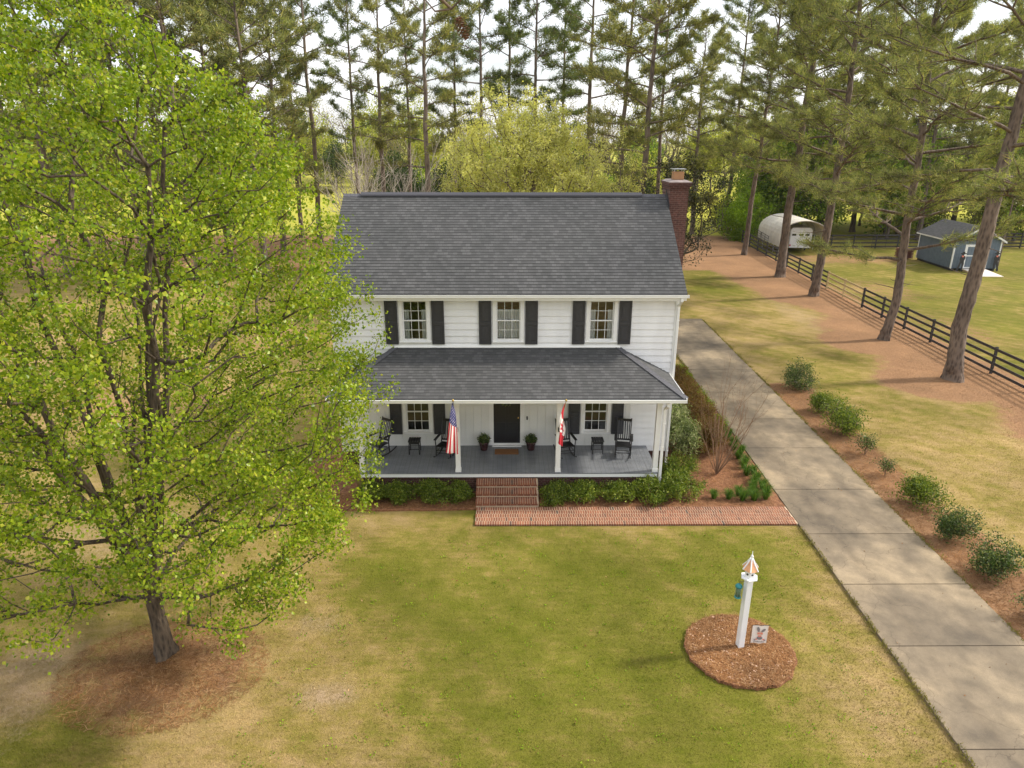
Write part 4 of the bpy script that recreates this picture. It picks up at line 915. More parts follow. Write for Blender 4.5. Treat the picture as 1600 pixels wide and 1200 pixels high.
for k in range(6): a = k*math.pi/3; pr = [(.197, H0+.33), (.11, H0+.455), (.033, H0+.595)]; b.tube([(math.cos(a)*q, math.sin(a)*q, z) for q, z in pr], .017, 5)
b.build('roof_rib', MT['vinyl'], rf); MB().lathe(0, 0, [(.03, H0+.58), (.02, H0+.61), (.038, H0+.65), (.02, H0+.69), (.008, H0+.71), (.004, H0+.80)], 12).build('finial', MT['vinyl'], rf, True)
t = thing('bird_feeder', 'green tube bird feeder hanging on the left side of the white post', 'bird feeder', (5.52, 13.70, 1.50))
MB().tube([(.13, 0, .42), (0, 0, .42), (0, 0, .33)], .006, 6).build('hanger', MT['black'], t); MB().lathe(0, 0, [(.085, .26), (.085, .29), (.05, .34), (.01, .35)], 16).build('feeder_lid', MT['teal'], t, True)
MB().lathe(0, 0, [(.055, .0), (.055, .26)], 16).build('seed_tube', MT['seed'], t, True); MB().lathe(0, 0, [(.08, -.03), (.08, -.01), (.055, .0)], 16).build('feeder_tray', MT['teal'], t, True)
b = MB(); [b.tube([(.075*math.cos(k*math.pi/3), .075*math.sin(k*math.pi/3), -.02), (.075*math.cos(k*math.pi/3), .075*math.sin(k*math.pi/3), .27)], .003, 4) for k in range(6)]; b.build('cage', MT['metal'], t)
t = thing('garden_flag', 'small cream garden flag printed with a grey-eared bunny in red glasses', 'garden flag', (6.02, 13.72, 0), rad(-3)); 
b = MB(); b.tube([(-.04, 0, -.1), (-.04, 0, .62), (-.02, 0, .64), (.40, 0, .64)], .006, 6); b.build('stand', MT['black'], t)
b = MB(); n = 16
for i in range(n):
    f_ = lambda k: .012*math.sin(k/n*9); xa, xb = -.02+.38*i/n, -.02+.38*(i+1)/n; b.face([(xa, f_(i)-.004, .11), (xb, f_(i+1)-.004, .11), (xb, f_(i+1)-.004, .63), (xa, f_(i)-.004, .63)])
cl = b.build('cloth', MT['cloth'], t)
def blob(poly, mat, nm, k): 
    b = MB(); yy = -.022-.001*k; b.face([(x, yy, z) for x, z in poly]); b.build(nm, mat, cl)
def el(cx, cz, rx, rz_, rot=0, n=16): return [(cx+rx*math.cos(a)*math.cos(rot)-rz_*math.sin(a)*math.sin(rot), cz+rx*math.cos(a)*math.sin(rot)+rz_*math.sin(a)*math.cos(rot)) for a in [2*math.pi*i/n for i in range(n)]]
blob(el(.12, .53, .035, .075, .25), MT['grey'], 'bunny_ear', 0); blob(el(.245, .50, .032, .065, -.75), MT['grey'], 'bunny_ear', 0); blob(el(.17, .41, .075, .065), simple('tan_ink', (.60, .42, .32), .9), 'bunny_face', 0)
for q in (.14, .205): blob(el(q, .415, .030, .026), MT['coral'], 'glasses', 1)
blob(el(.17, .335, .05, .02), MT['coral'], 'bow', 2); blob(el(.175, .275, .07, .05), MT['grey'], 'bunny_body', 0)
for q, z in ((.06, .22), (.10, .24), (.27, .235), (.30, .215)): blob(el(q, z, .026, .018), MT['coral'] if q in (.10, .27) else MT['grey'], 'flower', 1)
for k in range(9): x = .04+.03*k; blob([(x, .145), (x+.016, .147), (x+.018, .185 if k % 3 else .2), (x+.002, .18)], MT['grey'], 'lettering', 1)
# ---------------------------------------------------------------- the big leafy tree at the left
def pear_env(r, n):
    hs = [1.8, 2.4, 3.2, 4.5, 6, 8, 10, 12, 13.5, 15.0]; Rs = [1.5, 4.3, 5.2, 5.5, 5.5, 5.1, 4.35, 3.4, 2.0, .3]; out_ = []
    la = unit(r.normal(0, 1, (26, 3))); lv = r.uniform(-.24, .22, 26)
    while len(out_) < n:
        h = r.uniform(1.7, 15); R_ = np.interp(h, hs, Rs); a = r.random()*6.283
        if r.random() > R_/5.6: continue
        d = np.array([math.cos(a), math.sin(a), (h-7)/7]); d /= np.linalg.norm(d); g = 1+float(np.sum(lv*np.maximum(0, la@d-.72)*3.2))
        g *= 1+.05*max(0, math.cos(a))*np.interp(h, [1.5, 3, 5, 9.5, 12], [.2, 1, 1.1, 1, .0])
        q = (.62+.38*r.random()**.7) if r.random() < .74 else math.sqrt(r.random())*.7
        if h < 5 and r.random() < .35 and d[0] < .1: continue
        if h < 3.9 and q < .72: continue
        if h < 3.9 and math.sin(a) < -.2 and abs(math.cos(a)) < .6: continue
        out_.append((math.cos(a)*R_*g*q, math.sin(a)*R_*g*q*.92, h))
    return np.array(out_)
def limb_trunk(): return [(0, 0, 0), (.02, .0, .6), (-.02, .02, 1.2), (.0, .0, 1.7), (.03, .02, 2.1)]
def pear_data():
    r = np.random.default_rng(11); T = pear_env(r, 1500)
    base = limb_trunk(); P = [np.array(p, float) for p in base]; par = [-1, 0, 1, 2, 3]
    for i in range(13):                       # steep scaffold limbs
        a = i*2.4+r.uniform(-.3, .3); lean = r.uniform(.22, .75) if i else .05; top = r.uniform(8.5, 13) if lean < .5 else r.uniform(6, 9); p = np.array([0, 0, 1.55+.55*r.random()]); prev = 3; h0 = p[2]
        for k in range(1, 9):
            t = k/8; rr_ = (top-h0)*math.tan(lean*.55)*t**.8; q = np.array([math.cos(a)*rr_, math.sin(a)*rr_, h0+(top-h0)*t])+np.append(r.normal(0, .07, 2), 0)*t*2; P.append(q); par.append(prev); prev = len(P)-1
    return P, par, T, r
P0, par0, T, r = pear_data()
A = np.zeros((len(P0)+2*len(T), 3)); A[:len(P0)] = P0; PL = np.zeros(len(A)); parl = list(par0)
for i in range(1, len(P0)): PL[i] = PL[par0[i]]+np.linalg.norm(A[i]-A[par0[i]])*.35
m = len(P0); d0 = np.min(np.linalg.norm(T[:, None]-A[None, :m], axis=2), 1); T = T[np.argsort(d0)]; tips = []
for t_ in T:
    D = A[:m]-t_; ds = np.linalg.norm(D, axis=1); hd = np.hypot(D[:, 0], D[:, 1]); cost = ds+.3*PL[:m]+np.maximum(0, D[:, 2]+hd*.30)*2.2; cost[:3] = 99
    j = int(np.argmin(cost)); mid = (A[j]+t_)/2+r.normal(0, 1, 3)*ds[j]*.06; mid[2] -= .04*hd[j]
    A[m] = mid; parl.append(j); PL[m] = PL[j]+ds[j]*.5; A[m+1] = t_; parl.append(m); PL[m+1] = PL[j]+ds[j]; tips.append(m+1); m += 2
A = A[:m]; parl = np.array(parl); cnt = np.ones(m)
for i in range(m-1, 0, -1): cnt[parl[i]] += cnt[i]
rd = .0058*cnt**.46; rd = np.minimum(rd, .15)
par2 = parl.copy(); par2[1:5] = -1
V, F = edges_tubes(A, par2, rd, 6); br = npmesh('branches', V, F, MT['barkpear'], True)
tm = trunk_mesh(limb_trunk(), [.205, .185, .17, .175, .18], 'trunk', MT['barkpear'], 4, 18, .05, 1.35, .35)
ends = A[tips]; mids = (A[tips]*.55+A[parl[tips]]*.45); q1 = A[tips]*1.0+unit(A[tips]-A[parl[tips]])*.18
V1, F1 = leaves(np.concatenate([ends, q1, mids]), r, .073, .13, .75, .85, 38)
crown = npmesh('crown', V1, F1, MT['pear'])
tree_obj('pear_tree', (tm, br, crown), (-8.33, 13.55, -.02), 'big bright green leafy tree filling the left side of the front lawn', 'tree')

# ---------------------------------------------------------------- pines along the fence
row = 'pine trees in a row along the black fence'
PD = [pine_data(21, 29, .39, 9.5, 7.4, 40, (1.6, .3), .50, 26, .014, dens=1.3), pine_data(22, 28, .28, 5.0, 7.0, 50, (.3, 0), .50, 26, .014, dens=1.4),
      pine_data(23, 30, .33, 7.2, 7.4, 50, (-.2, 0), .54, 24, .018, dens=1.3), pine_data(24, 31, .39, 7.6, 7.4, 50, (.2, .3), .54, 24, .020, dens=1.3), pine_data(25, 29, .27, 9.0, 6.2, 40, (.4, 0), .54, 20, .022, dens=1.2)]
lab = ['thick pine nearest the camera in the fence row, trunk crossing the shed', 'pine in the fence row with low boughs left of the shed',
       'middle pine of the fence row, between the trailer and the pale fence boards', 'thick-based pine standing in front of the white carport', 'pine with a bare pale trunk left of the carport, farthest in the fence row']
for d, (x, y), l, rz_ in zip(PD, PINES[::-1], lab, (0, 2.4, 0, 0, 0)): tree_obj('pine_tree', d, (x, y, -.05), l, 'pine tree', row, rz_)
# pines behind the house and the paddock
FP = [pine_data(41, 30, .33, 10, 5.2, 30, (.8, 0), .62, 12, .034, mat='needle2', barkm='barkpine_far', dens=.8), pine_data(42, 31, .30, 14, 4.4, 26, (-.5, 0), .62, 12, .034, mat='needle3', barkm='barkpine_far', dens=.8),
      pine_data(43, 27, .32, 7, 5.5, 34, (0, .4), .62, 12, .036, mat='needle2', barkm='barkpine_far'), pine_data(44, 32, .28, 12, 3.9, 26, (.3, 0), .60, 12, .034, mat='needle3', barkm='barkpine_far', dens=.75),
      pine_data(45, 26, .35, 5.0, 6.2, 38, (.3, 0), .62, 14, .036, mat='needle', barkm='barkpine_far')]
back = 'tall pine trees behind the house'
def ux(u, Y, z=6): # ground x of something seen at column u standing at depth Y
    return (u-800)/1071.1*(Y*.9415+(11.8-z)*.337)+.0075*Y
spots = [(602, 80, 0), (672, 66, 0), (751, 82, 1), (790, 86, 3), (837, 80, 1), (872, 88, 3), (912, 78, 1), (970, 70, 0), (996, 62, 2), (1030, 84, 3), (708, 88, 3), (556, 90, 3), (640, 92, 3)]
def ordw(n):
    o = ['first', 'second', 'third', 'fourth', 'fifth', 'sixth', 'seventh', 'eighth', 'ninth', 'tenth', 'eleventh', 'twelfth', 'thirteenth', 'fourteenth', 'fifteenth', 'sixteenth', 'seventeenth', 'eighteenth', 'nineteenth']
    t_ = ['', '', 'twent', 'thirt', 'fort', 'fift', 'sixt']
    return o[n-1] if n < 20 else t_[n//10]+'ieth' if n % 10 == 0 else t_[n//10]+'y-'+o[n % 10-1]
words = ['first', 'second', 'third', 'fourth', 'fifth', 'sixth', 'seventh', 'eighth', 'ninth', 'tenth', 'eleventh', 'twelfth', 'thirteenth', 'fourteenth', 'fifteenth', 'sixteenth']
rr = random.Random(7)
order = {s_: i for i, s_ in enumerate(sorted(spots))}
for s_ in spots:
    u, Y, k = s_; tree_obj('pine_tree', FP[k], (ux(u, Y), Y, -.1), f'tall slender pine rising above the house roof, {words[order[s_]]} from the left there', 'pine tree', back, rr.random()*6.28 if k != 0 else rr.random(), .94+.14*rr.random())
left = [(494, 84, 1), (465, 88, 3), (436, 76, 2), (405, 62, 4), (350, 66, 4), (372, 84, 2), (300, 58, 4), (262, 74, 2), (215, 60, 4), (150, 70, 2), (90, 62, 4), (30, 72, 2)]
order = {s_: i for i, s_ in enumerate(sorted(left))}
for s_ in left:
    u, Y, k = s_; tree_obj('pine_tree', FP[k], (ux(u, Y), Y, -.1), f'full-crowned pine behind the big leafy tree, {words[order[s_]]} from the left edge', 'pine tree', 'pine trees left of the house', rr.random()*6.28, .95+.15*rr.random())
right = [(1088, 92, 2), (1140, 98, 1), (1452, 86, 2), (1420, 92, 1), (1345, 94, 2), (1505, 96, 4), (1570, 90, 2), (1400, 100, 4), (1250, 100, 2), (1640, 84, 4), (1290, 92, 4), (1540, 104, 2)]
order = {s_: i for i, s_ in enumerate(sorted(right))}
for s_ in right:
    u, Y, k = s_; tree_obj('pine_tree', FP[k], (ux(u, Y), Y, -.1), f'pine rising from woods behind carport and shed, {words[order[s_]]} from the left there', 'pine tree', 'pine trees in the woods behind the paddock', rr.random()*6.28, .9+.2*rr.random())

# ---------------------------------------------------------------- budding yellow-green trees, bare tree, magnolia
bd = broad_data(61, 14, .20, 2.2, ellip(6.6, 5.0, 3.4, 16.2, .45, .25), 900, 30, .16, .20, 'bud', 'twig', .010, .1, aspect=.6)
tree_obj('budding_tree', bd, (ux(822, 50), 50, -.1), 'wide yellow-green budding tree rising behind the middle of the roof', 'tree')
bd2 = broad_data(62, 11, .15, 1.8, ellip(3.4, 3.0, 3.0, 11.8, .3, .35), 320, 20, .15, .16, 'bud', 'twig', .010, .1, aspect=.6)
tree_obj('budding_tree', bd2, (ux(942, 52), 52, -.1), 'smaller yellow-green budding tree behind the roof, left of the chimney', 'tree')
def bare(seed, n0, H, spread, ra0, mat, lev_max=4, low=1.6):
    r = np.random.default_rng(seed); P = [np.zeros(3)]; par = [-1]; rd = [ra0*1.6]
    def go(p, d, l, ra, pi, lev):
        k = 5
        for i in range(k):
            d = unit(d+r.normal(0, .10, 3)+np.array([0, 0, .06])); p = p+d*l/k; P.append(p); par.append(pi); rd.append(max(.008, ra*(1-.5*(i+1)/k))); pi = len(P)-1
            if lev < lev_max and i >= 1:
                for _ in range(1+(r.random() < .4)): go(p, unit(d+r.normal(0, .42, 3)+[0, 0, .1]), l*r.uniform(.45, .65), ra*.55*(1-.3*i/k), pi, lev+1)
    P.append(np.array([0, 0, low])); par.append(0); rd.append(ra0)
    for i in range(n0):
        a_ = i*2.4; le = r.uniform(.2, spread); go(np.array([0, 0, low]), unit(np.array([math.cos(a_)*le, math.sin(a_)*le, 1])), H*.45*r.uniform(.8, 1.1), ra0*.6, 1, 0)
    V, F = edges_tubes(np.array(P), np.array(par), np.array(rd), 4); return None, npmesh('branches', V, F, MT[mat]), None
bt = bare(63, 6, 13, 1.0, .12, 'paletwig', 3)
tree_obj('bare_tree', bt, (ux(590, 50), 50, -.1), 'leafless pale-branched tree behind the left end of the roof', 'tree')
mg = broad_data(64, 10, .14, 1.6, ellip(4.4, 3.6, 2.4, 11.0, .45, .35), 260, 26, .20, .26, 'magnolia', 'twig', .012, .1, aspect=.5)
tree_obj('magnolia_tree', mg, (ux(1062, 62), 62, -.1), 'dark glossy evergreen tree just right of the brick chimney', 'tree')

# ---------------------------------------------------------------- far woods
def far_data(seed, leafm, rx, h, n=130, nl=26, ls=.34, sp=.55): return broad_data(seed, h, .16, h*.18, ellip(rx, rx*.9, h*.12, h, .35, .45), n, nl, ls, sp, leafm, 'twig', .022, .1)
FD = [far_data(71, 'wood1', 4.5, 12), far_data(72, 'wood2', 4.6, 13), far_data(73, 'wood3', 4.0, 11), far_data(74, 'wood4', 4.8, 14, 170, 12, .16, .6), far_data(75, 'wood1', 3.2, 8, 110, 24, .28, .45), far_data(76, 'wood2', 3.0, 7, 110, 22, .28, .45)]
kinds = ['leafy green tree', 'yellow-green tree', 'dark evergreen tree', 'grey-brown budding tree', 'low green tree', 'low yellow-green tree']
rr = random.Random(12)
LINE = []; x = -150
while x < 175:
    LINE.append((x, rr.uniform(166, 196), rr.choice([3, 3, 1, 2, 0, 3, 1]), rr.uniform(1.0, 1.45))); x += rr.uniform(4.5, 7.5)
for i, (x, Y, k, s_) in enumerate(LINE): tree_obj('woodland_tree', FD[k], (x, Y, -.2), f'{kinds[k]}, {ordw(i+1)} from the left in the front of the distant tree line', 'tree', 'trees in the distant tree line', rr.random()*6.28, s_)
for i, x in enumerate(np.arange(-160, 185, 8.5)):
    Y = rr.uniform(205, 235); k = rr.choice([3, 0, 1, 3]); tree_obj('woodland_tree', FD[k], (x+rr.uniform(-2, 2), Y, -.2), f'tall {kinds[k]}, {ordw(i+1)} from the left in the rear of the distant tree line', 'tree', 'trees in the distant tree line', rr.random()*6.28, rr.uniform(1.5, 1.9))
wd = []
for i in range(34):
    x = 36+i*1.75+rr.uniform(-1, 1); Y = rr.choice([86, 92, 99, 106])+rr.uniform(-2, 2)
    if x < 42 and Y < 90: Y += 8
    wd.append((x, Y, rr.choice([0, 1, 2, 4, 5, 4, 0]), rr.uniform(.8, 1.15)))
wd += [(31.5, 92.5, 4, .85), (33.5, 96, 0, .8), (36.5, 93, 4, .95), (29.5, 95.5, 5, .7), (39, 97, 1, .9)]
wd.sort(key=lambda q: q[0]/q[1])
for i, (x, Y, k, s_) in enumerate(wd): tree_obj('woodland_tree', FD[k], (x, Y, -.2), f'{kinds[k]}, {ordw(i+1)} from the left in the woods behind carport and shed', 'tree', 'trees in the woods behind carport and shed', rr.random()*6.28, s_)
YT = [(585, 100, 2, .6), (640, 106, 2, .75), (700, 102, 2, .8), (735, 112, 4, .8), (360, 104, 2, .8), (560, 96, 3, .75), (985, 108, 2, .8), (300, 100, 0, .8), (240, 104, 2, .9), (170, 98, 1, .9), (100, 104, 2, .9), (30, 100, 0, .9), (615, 114, 2, .9), (670, 116, 4, 1.0), (770, 108, 3, .8), (830, 112, 2, .8), (900, 106, 3, .8), (950, 116, 4, .9), (1000, 118, 1, .7)]
for i, (u, Y, k, s_) in enumerate(sorted(YT)): tree_obj('young_tree', FD[k], (ux(u, Y), Y, -.2), f'young {kinds[k]}, {ordw(i+1)} from the left among the back pines', 'tree', 'young trees among the back pines', rr.random()*6.28, s_)

# weeds in the lawn and grass creeping over the driveway edges
r = np.random.default_rng(77); n_ = 420; wx = r.uniform(-6, 9, n_*3); wy = r.uniform(8.5, 19, n_*3); k_ = (wx < dxl(wy)-.3) & (((wx-5.69)/1.5)**2+((wy-13.58)/1.45)**2 > 1); wx = wx[k_][:n_]; wy = wy[k_][:n_]
cw = np.repeat(np.stack([wx, wy, np.full(len(wx), .0)], -1), 9, 0)+r.normal(0, 1, (len(wx)*9, 3))*[.07, .07, .006]
V, F = leaves(cw, r, .05, .0, -.6, .6, 1, .5); tag(link('lawn_weeds', npmesh('lawn_weeds', V, F, MT['lime'])), 'small bright green weeds dotted over the front lawn', 'weeds', kind='stuff')
n_ = 11000; wy = r.uniform(9, 46, n_); sd_ = r.random(n_) < .5; wx = np.where(sd_, dxl(wy)-r.exponential(.05, n_)+.05, dxr(wy)+r.exponential(.05, n_)-.05); ok_ = ~(sd_ & (wy > 19.2) & (wy < 34)) & (r.random(n_) < vnoise(wx*3, wy*3, 1.0, 3)*1.5-.2)
cw = np.stack([wx, wy, np.full(n_, .02)], -1)[ok_]; V, F = leaves(cw, r, .075, .012, -.9, .16, 3, .9); tag(link('edge_grass', npmesh('edge_grass', V, F, leafmat('edge_grass', (.16, .16, .03), (.34, .29, .10), (.42, .34, .16), .7, .25))), 'ragged grass creeping over the driveway edges', 'grass', kind='stuff')
# fallen leaves
n_ = 500; cw = np.stack([r.uniform(-9, 16, n_), r.uniform(8, 26, n_), np.full(n_, .03)], -1); cw = cw[~((cw[:, 1] > 20) & (cw[:, 0] < 6))]; cw[:, 2] = np.where((cw[:, 0] > dxl(cw[:, 1])) & (cw[:, 0] < dxr(cw[:, 1])), .055, .02); V, F = leaves(cw, r, .06, 0, 0, .6, 1); V[:, 2] = np.clip(V[:, 2], .0, .075)
tag(link('fallen_leaves', npmesh('fallen_leaves', V, F, strawn)), 'scattered brown fallen leaves on lawn and driveway', 'leaves', kind='stuff')

# ---------------------------------------------------------------- shrubs
def bush_data(seed, rx, ry, h, leafm, n=70, nl=28, ls=.07, sp=.07, tw='browntwig', asp=.5, shell=.55, up=0): return broad_data(seed, h, .02, h*.15, ellip(rx, ry, .05, h, shell, .45, 14), n, nl, ls, sp, leafm, tw, .005, -up, aspect=asp, w_path=.2)[1:]
def bush(name, d, loc, label, cat, group=None, rz=0, s=1, sz=None):
    t = tree_obj(name, d, loc, label, cat, group, rz, s, ('stems', 'foliage')); 
    if sz: t.scale = sz
    return t
AZ = [bush_data(81+i, .66, .54, .60, 'shrub', 85, 30, .085, .075, asp=.42, shell=.5) for i in range(4)]
fr = 'clipped azalea shrubs in front of the porch'
rr = random.Random(3)
for i, (x, l, s_) in enumerate([(-4.62, 'leftmost round azalea in front of the porch, beside the left post', 1), (-3.70, 'round azalea left of the steps, second from the left', .98), (-2.68, 'round azalea left of the steps, third from the left', 1), (-1.66, 'round azalea immediately left of the brick steps', .85),
    (1.66, 'round azalea immediately right of the brick steps', .95), (2.62, 'round azalea right of the steps under the porch edge, second from the steps', 1.05), (3.82, 'round azalea right of the steps, third from the steps', .97), (4.95, 'low azalea at the right porch corner in front of the downspout', 1.08)]):
    bush('azalea_shrub', AZ[i % 4], (x, 21.10, .03), l, 'shrub', fr, rr.random()*6.28, s_)
bush('azalea_shrub', bush_data(84, .80, .74, .76, 'shrub', 120, 30, .085, .08, asp=.42, shell=.4), (5.95, 21.35, .03), 'largest azalea wrapping around the right porch corner', 'shrub', fr)
bush('azalea_shrub', bush_data(85, .65, .7, .75, 'shrub', 100, 30, .075, .08, asp=.42), (6.15, 22.6, .03), 'azalea behind the big corner azalea beside the house wall', 'shrub', fr)
bush('variegated_shrub', bush_data(86, .75, .95, 1.85, 'varieg', 100, 26, .14, .11, 'twig', .3, .4), (7.0, 24.9, .03), 'pale variegated shrub beside the right wall of the house', 'shrub')
bush('variegated_shrub', bush_data(87, .7, .9, 1.5, 'varieg', 80, 26, .14, .11, 'twig', .3, .4), (7.3, 26.9, .03), 'rear pale variegated shrub beside the right wall of the house', 'shrub')
for i, (x, y, h, m_, l) in enumerate([(8.15, 25.0, 1.25, 'redshrub', 'bronze brown shrub right behind the bare crape myrtle'), (8.2, 26.8, 1.25, 'redshrub', 'second bronze brown shrub along the side bed'), (8.3, 28.7, 1.2, 'redshrub', 'third bronze brown shrub along the side bed'), (8.4, 30.6, 1.2, 'redshrub', 'fourth reddish brown shrub along the side bed'), (8.5, 32.4, 1.0, 'redshrub', 'farthest reddish brown shrub of the side bed'), (8.9, 33.6, .8, 'lime', 'bright green shrub at the far end of the side bed')]):
    bush('bronze_shrub' if m_ == 'redshrub' else 'green_shrub', bush_data(90+i, .72, 1.15, h, m_, 190, 26, .07, .08, 'browntwig', .4), (x, y, .03), l, 'shrub', 'brown shrubs in the bed beside the driveway' if m_ == 'redshrub' else None)
for i, (y, h) in enumerate(((27.6, .35), (29.6, .4), (31.5, .35))): bush('green_shrub', bush_data(97+i, .30, .7, h, 'lime', 50, 22, .06, .06, 'browntwig', .35), (9.25, y, .03), f'low bright green plant along the driveway edge of the side bed, {["nearest", "middle", "farthest"][i]} of three', 'shrub', 'low bright green edging plants')
bush('climbing_shrub', bush_data(101, .35, .5, 4.6, 'shrub', 90, 20, .10, .1, 'browntwig', .5), (6.62, 30.9, .03), 'narrow green shrub peeking past the rear right corner of the house', 'shrub')
# crape myrtle, bare
def crape():
    r = np.random.default_rng(5); P = [np.zeros(3)]; par = [-1]; rd = [.03]
    def go(p, d, l, ra, pi, lev):
        k = 4
        for i in range(k):
            d = unit(d+r.normal(0, .07, 3)+np.array([0, 0, .05])); p = p+d*l/k; P.append(p); par.append(pi); rd.append(ra*(1-.5*(i+1)/k)); pi = len(P)-1
            if lev < 3 and i >= 1:
                for _ in range(r.integers(0, 3)): go(p, unit(d+r.normal(0, .33, 3)+[0, 0, .15]), l*r.uniform(.35, .6), ra*.5*(1-.3*i/k), pi, lev+1)
    for i in range(15):
        a = i*2.4; le = r.uniform(.08, .50); d = np.array([math.cos(a)*le+.10, math.sin(a)*le, 1]); go(np.array([math.cos(a)*.05, math.sin(a)*.05, 0]), unit(d), r.uniform(2.2, 3.1), .017, 0, 0)
    V, F = edges_tubes(np.array(P), np.array(par), np.array(rd), 4); return None, npmesh('branches', V, F, MT['browntwig']), None
cm = crape()
t = tree_obj('crape_myrtle', cm, (7.83, 22.9, .02), 'bare multi-stemmed crape myrtle in the mulch bed beside the driveway', 'small tree', None, 0, .92)
# liriope clumps
def clump(seed, n=150, h=.30):
    r = np.random.default_rng(seed); a = r.random(n)*6.28; V = []; F = []
    for i in range(n):
        d = np.array([math.cos(a[i]), math.sin(a[i])]); R_ = r.uniform(.08, .24); hh = h*r.uniform(.6, 1.1); s_ = np.array([-d[1], d[0]])*.009; b = d*r.uniform(0, .06); k = len(V)
        for t, z in ((0, 0), (.45, hh*.85), (.8, hh), (1, hh*.72)): 
            c = b+d*R_*t; wv = s_*(1-t*.85); V += [(c[0]-wv[0], c[1]-wv[1], z), (c[0]+wv[0], c[1]+wv[1], z)]
        for j in range(3): F.append([k+2*j, k+2*j+1, k+2*j+3, k+2*j+2])
    return npmesh('liriope', V, F, MT['lirio'])
CL = [clump(1), clump(2), clump(3)]
pos = [(7.19, 21.05), (7.70, 21.02), (8.15, 20.92), (8.12, 21.3), (8.55, 20.92), (8.58, 21.3), (8.98, 21.0), (9.1, 21.35), (8.75, 21.65), (9.12, 21.75), (8.95, 22.1), (9.15, 22.4), (8.9, 22.8), (9.2, 22.95), (9.0, 23.4), (9.2, 23.8), (9.05, 24.2), (9.25, 24.6), (9.1, 25.0), (9.25, 25.45), (9.1, 25.9), (9.3, 26.3), (9.2, 26.8)]
for i, (x, y) in enumerate(pos):
    o = link('liriope_clump', CL[i % 3], None, (x, y, .03)); o.rotation_euler = (0, 0, i*1.3); o.scale = [1.05+.25*((i*7) % 5)/5]*3
    if i == 0: l = 'small grassy clump standing alone at the left end of the driveway-corner row'
    elif i == 1: l = 'second grassy clump from the left in the row above the brick path'
    elif i < 7: l = f'dark grassy clump at the corner of path and driveway, {words[i-2]} from the left'
    else: l = f'grassy clump along the driveway edge, {words[i-7]} going away from the brick path'
    tag(o, l, 'plant', 'dark green grassy clumps edging the mulch bed')
# driveway shrubs
HB = [bush_data(110+i, .55, .55, .95, 'shrubdark', 75, 30, .07, .10, 'twig', .45, .35, .4) for i in range(3)]; HG = [bush_data(114, .65, .6, .75, 'shrub', 85, 26, .08, .10, 'twig', .3, .3, .5), bush_data(115, .65, .6, .75, 'shrub', 85, 26, .08, .10, 'twig', .3, .3, .5)]; HS = bush_data(116, .45, .45, .85, 'shrubdark', 40, 10, .07, .08, 'browntwig', .4, .3, .3)
dg = 'shrubs along the right side of the driveway'
for (x, y, d, s_, l) in [(14.56, 32.3, HB[0], 1.05, 'farthest dark round shrub right of the driveway'), (14.35, 29.1, HG[0], 1.05, 'spiky yellow-green shrub right of the driveway, second from the far end'), (14.35, 26.7, HG[1], 1.25, 'widest spiky yellow-green shrub right of the driveway, third from the far end'), (14.22, 24.6, HS, 1.0, 'thin sparse shrub right of the driveway, fourth from the far end'),
    (14.08, 22.8, HS, .8, 'smallest sparse sapling shrub right of the driveway'), (14.05, 20.7, HG[0], 1.15, 'broad green shrub right of the driveway level with the brick path'), (13.9, 18.5, HB[1], .92, 'dark rounded shrub right of the driveway, next nearer than the path'), (13.88, 16.6, HB[2], .95, 'nearest whole dark shrub right of the driveway'), (14.15, 14.6, HB[0], .8, 'green shrub cut by the right edge of the picture')]:
    bush('driveway_shrub', d, (x, y, 0), l, 'shrub', dg, x*3, s_*1.2)
# bush beside the farthest fence pine
gb = bush_data(120, 2.6, 2.2, 4.2, 'lime', 200, 40, .22, .3, 'twig', .5); bush('green_bush', gb, (28.6, 86.5, -.05), 'big bright green bush left of the carport beside the far pine trunk', 'bush')

# ---------------------------------------------------------------- fences
def fence_run(name, label, pts, mat, h=1.42, nr=4, group=None, post_mat=None):
    t = thing(name, label, 'fence', (pts[0][0], pts[0][1], 0), 0, group); o = Vector((pts[0][0], pts[0][1], 0))
    for p in pts:
        x, y = p[0]-o.x, p[1]-o.y; MB().box(x-.06, x+.06, y-.05, y+.05, -.2, h+.04).build('post', MT[post_mat or mat], t)
    for a, b in zip(pts[:-1], pts[1:]):
        A_ = Vector((a[0], a[1], 0))-o; B_ = Vector((b[0], b[1], 0))-o; d = (B_-A_).normalized(); nrm = Vector((-d.y, d.x, 0))
        for k in range(nr): z = h-.07-k*(h-.25)/(nr-1); MB().beam(A_+nrm*.075+Vector((0, 0, z)), B_+nrm*.075+Vector((0, 0, z+rr.uniform(-.012, .012))), .035, .14).build('rail', MT[mat], t)
    return t
def fx(y): return 25.95+.030*(y-34)+.00045*(y-34)**2
ys = [20.5, 23.3, 26.1, 28.9, 31.8, 34.65, 37.5, 40.6, 43.8, 46.9, 50.0]; fence_run('board_fence', 'near run of black four-rail board fence behind the pine row', [(fx(y), y) for y in ys], 'fence')
fence_run('board_fence', 'short unpainted pale wood section of the four-rail fence', [(fx(y), y) for y in (50.05, 53.4, 56.7)], 'rawwood')
ys = [56.75, 60.2, 63.6, 67.0, 70.4, 73.8, 77.2, 80.6, 84]; fence_run('board_fence', 'far run of black four-rail board fence beside the carport', [(fx(y), y) for y in ys], 'fence')
fence_run('board_fence', 'dark board fence crossing behind the paddock left of the shed', [(34.6+i*2.6, 79+i*.1) for i in range(8)], 'fence', 1.55)
fence_run('board_fence', 'weathered board fence behind the paddock right of the shed', [(56.5+i*2.8, 79.5) for i in range(9)], 'fence', 1.7, 5)
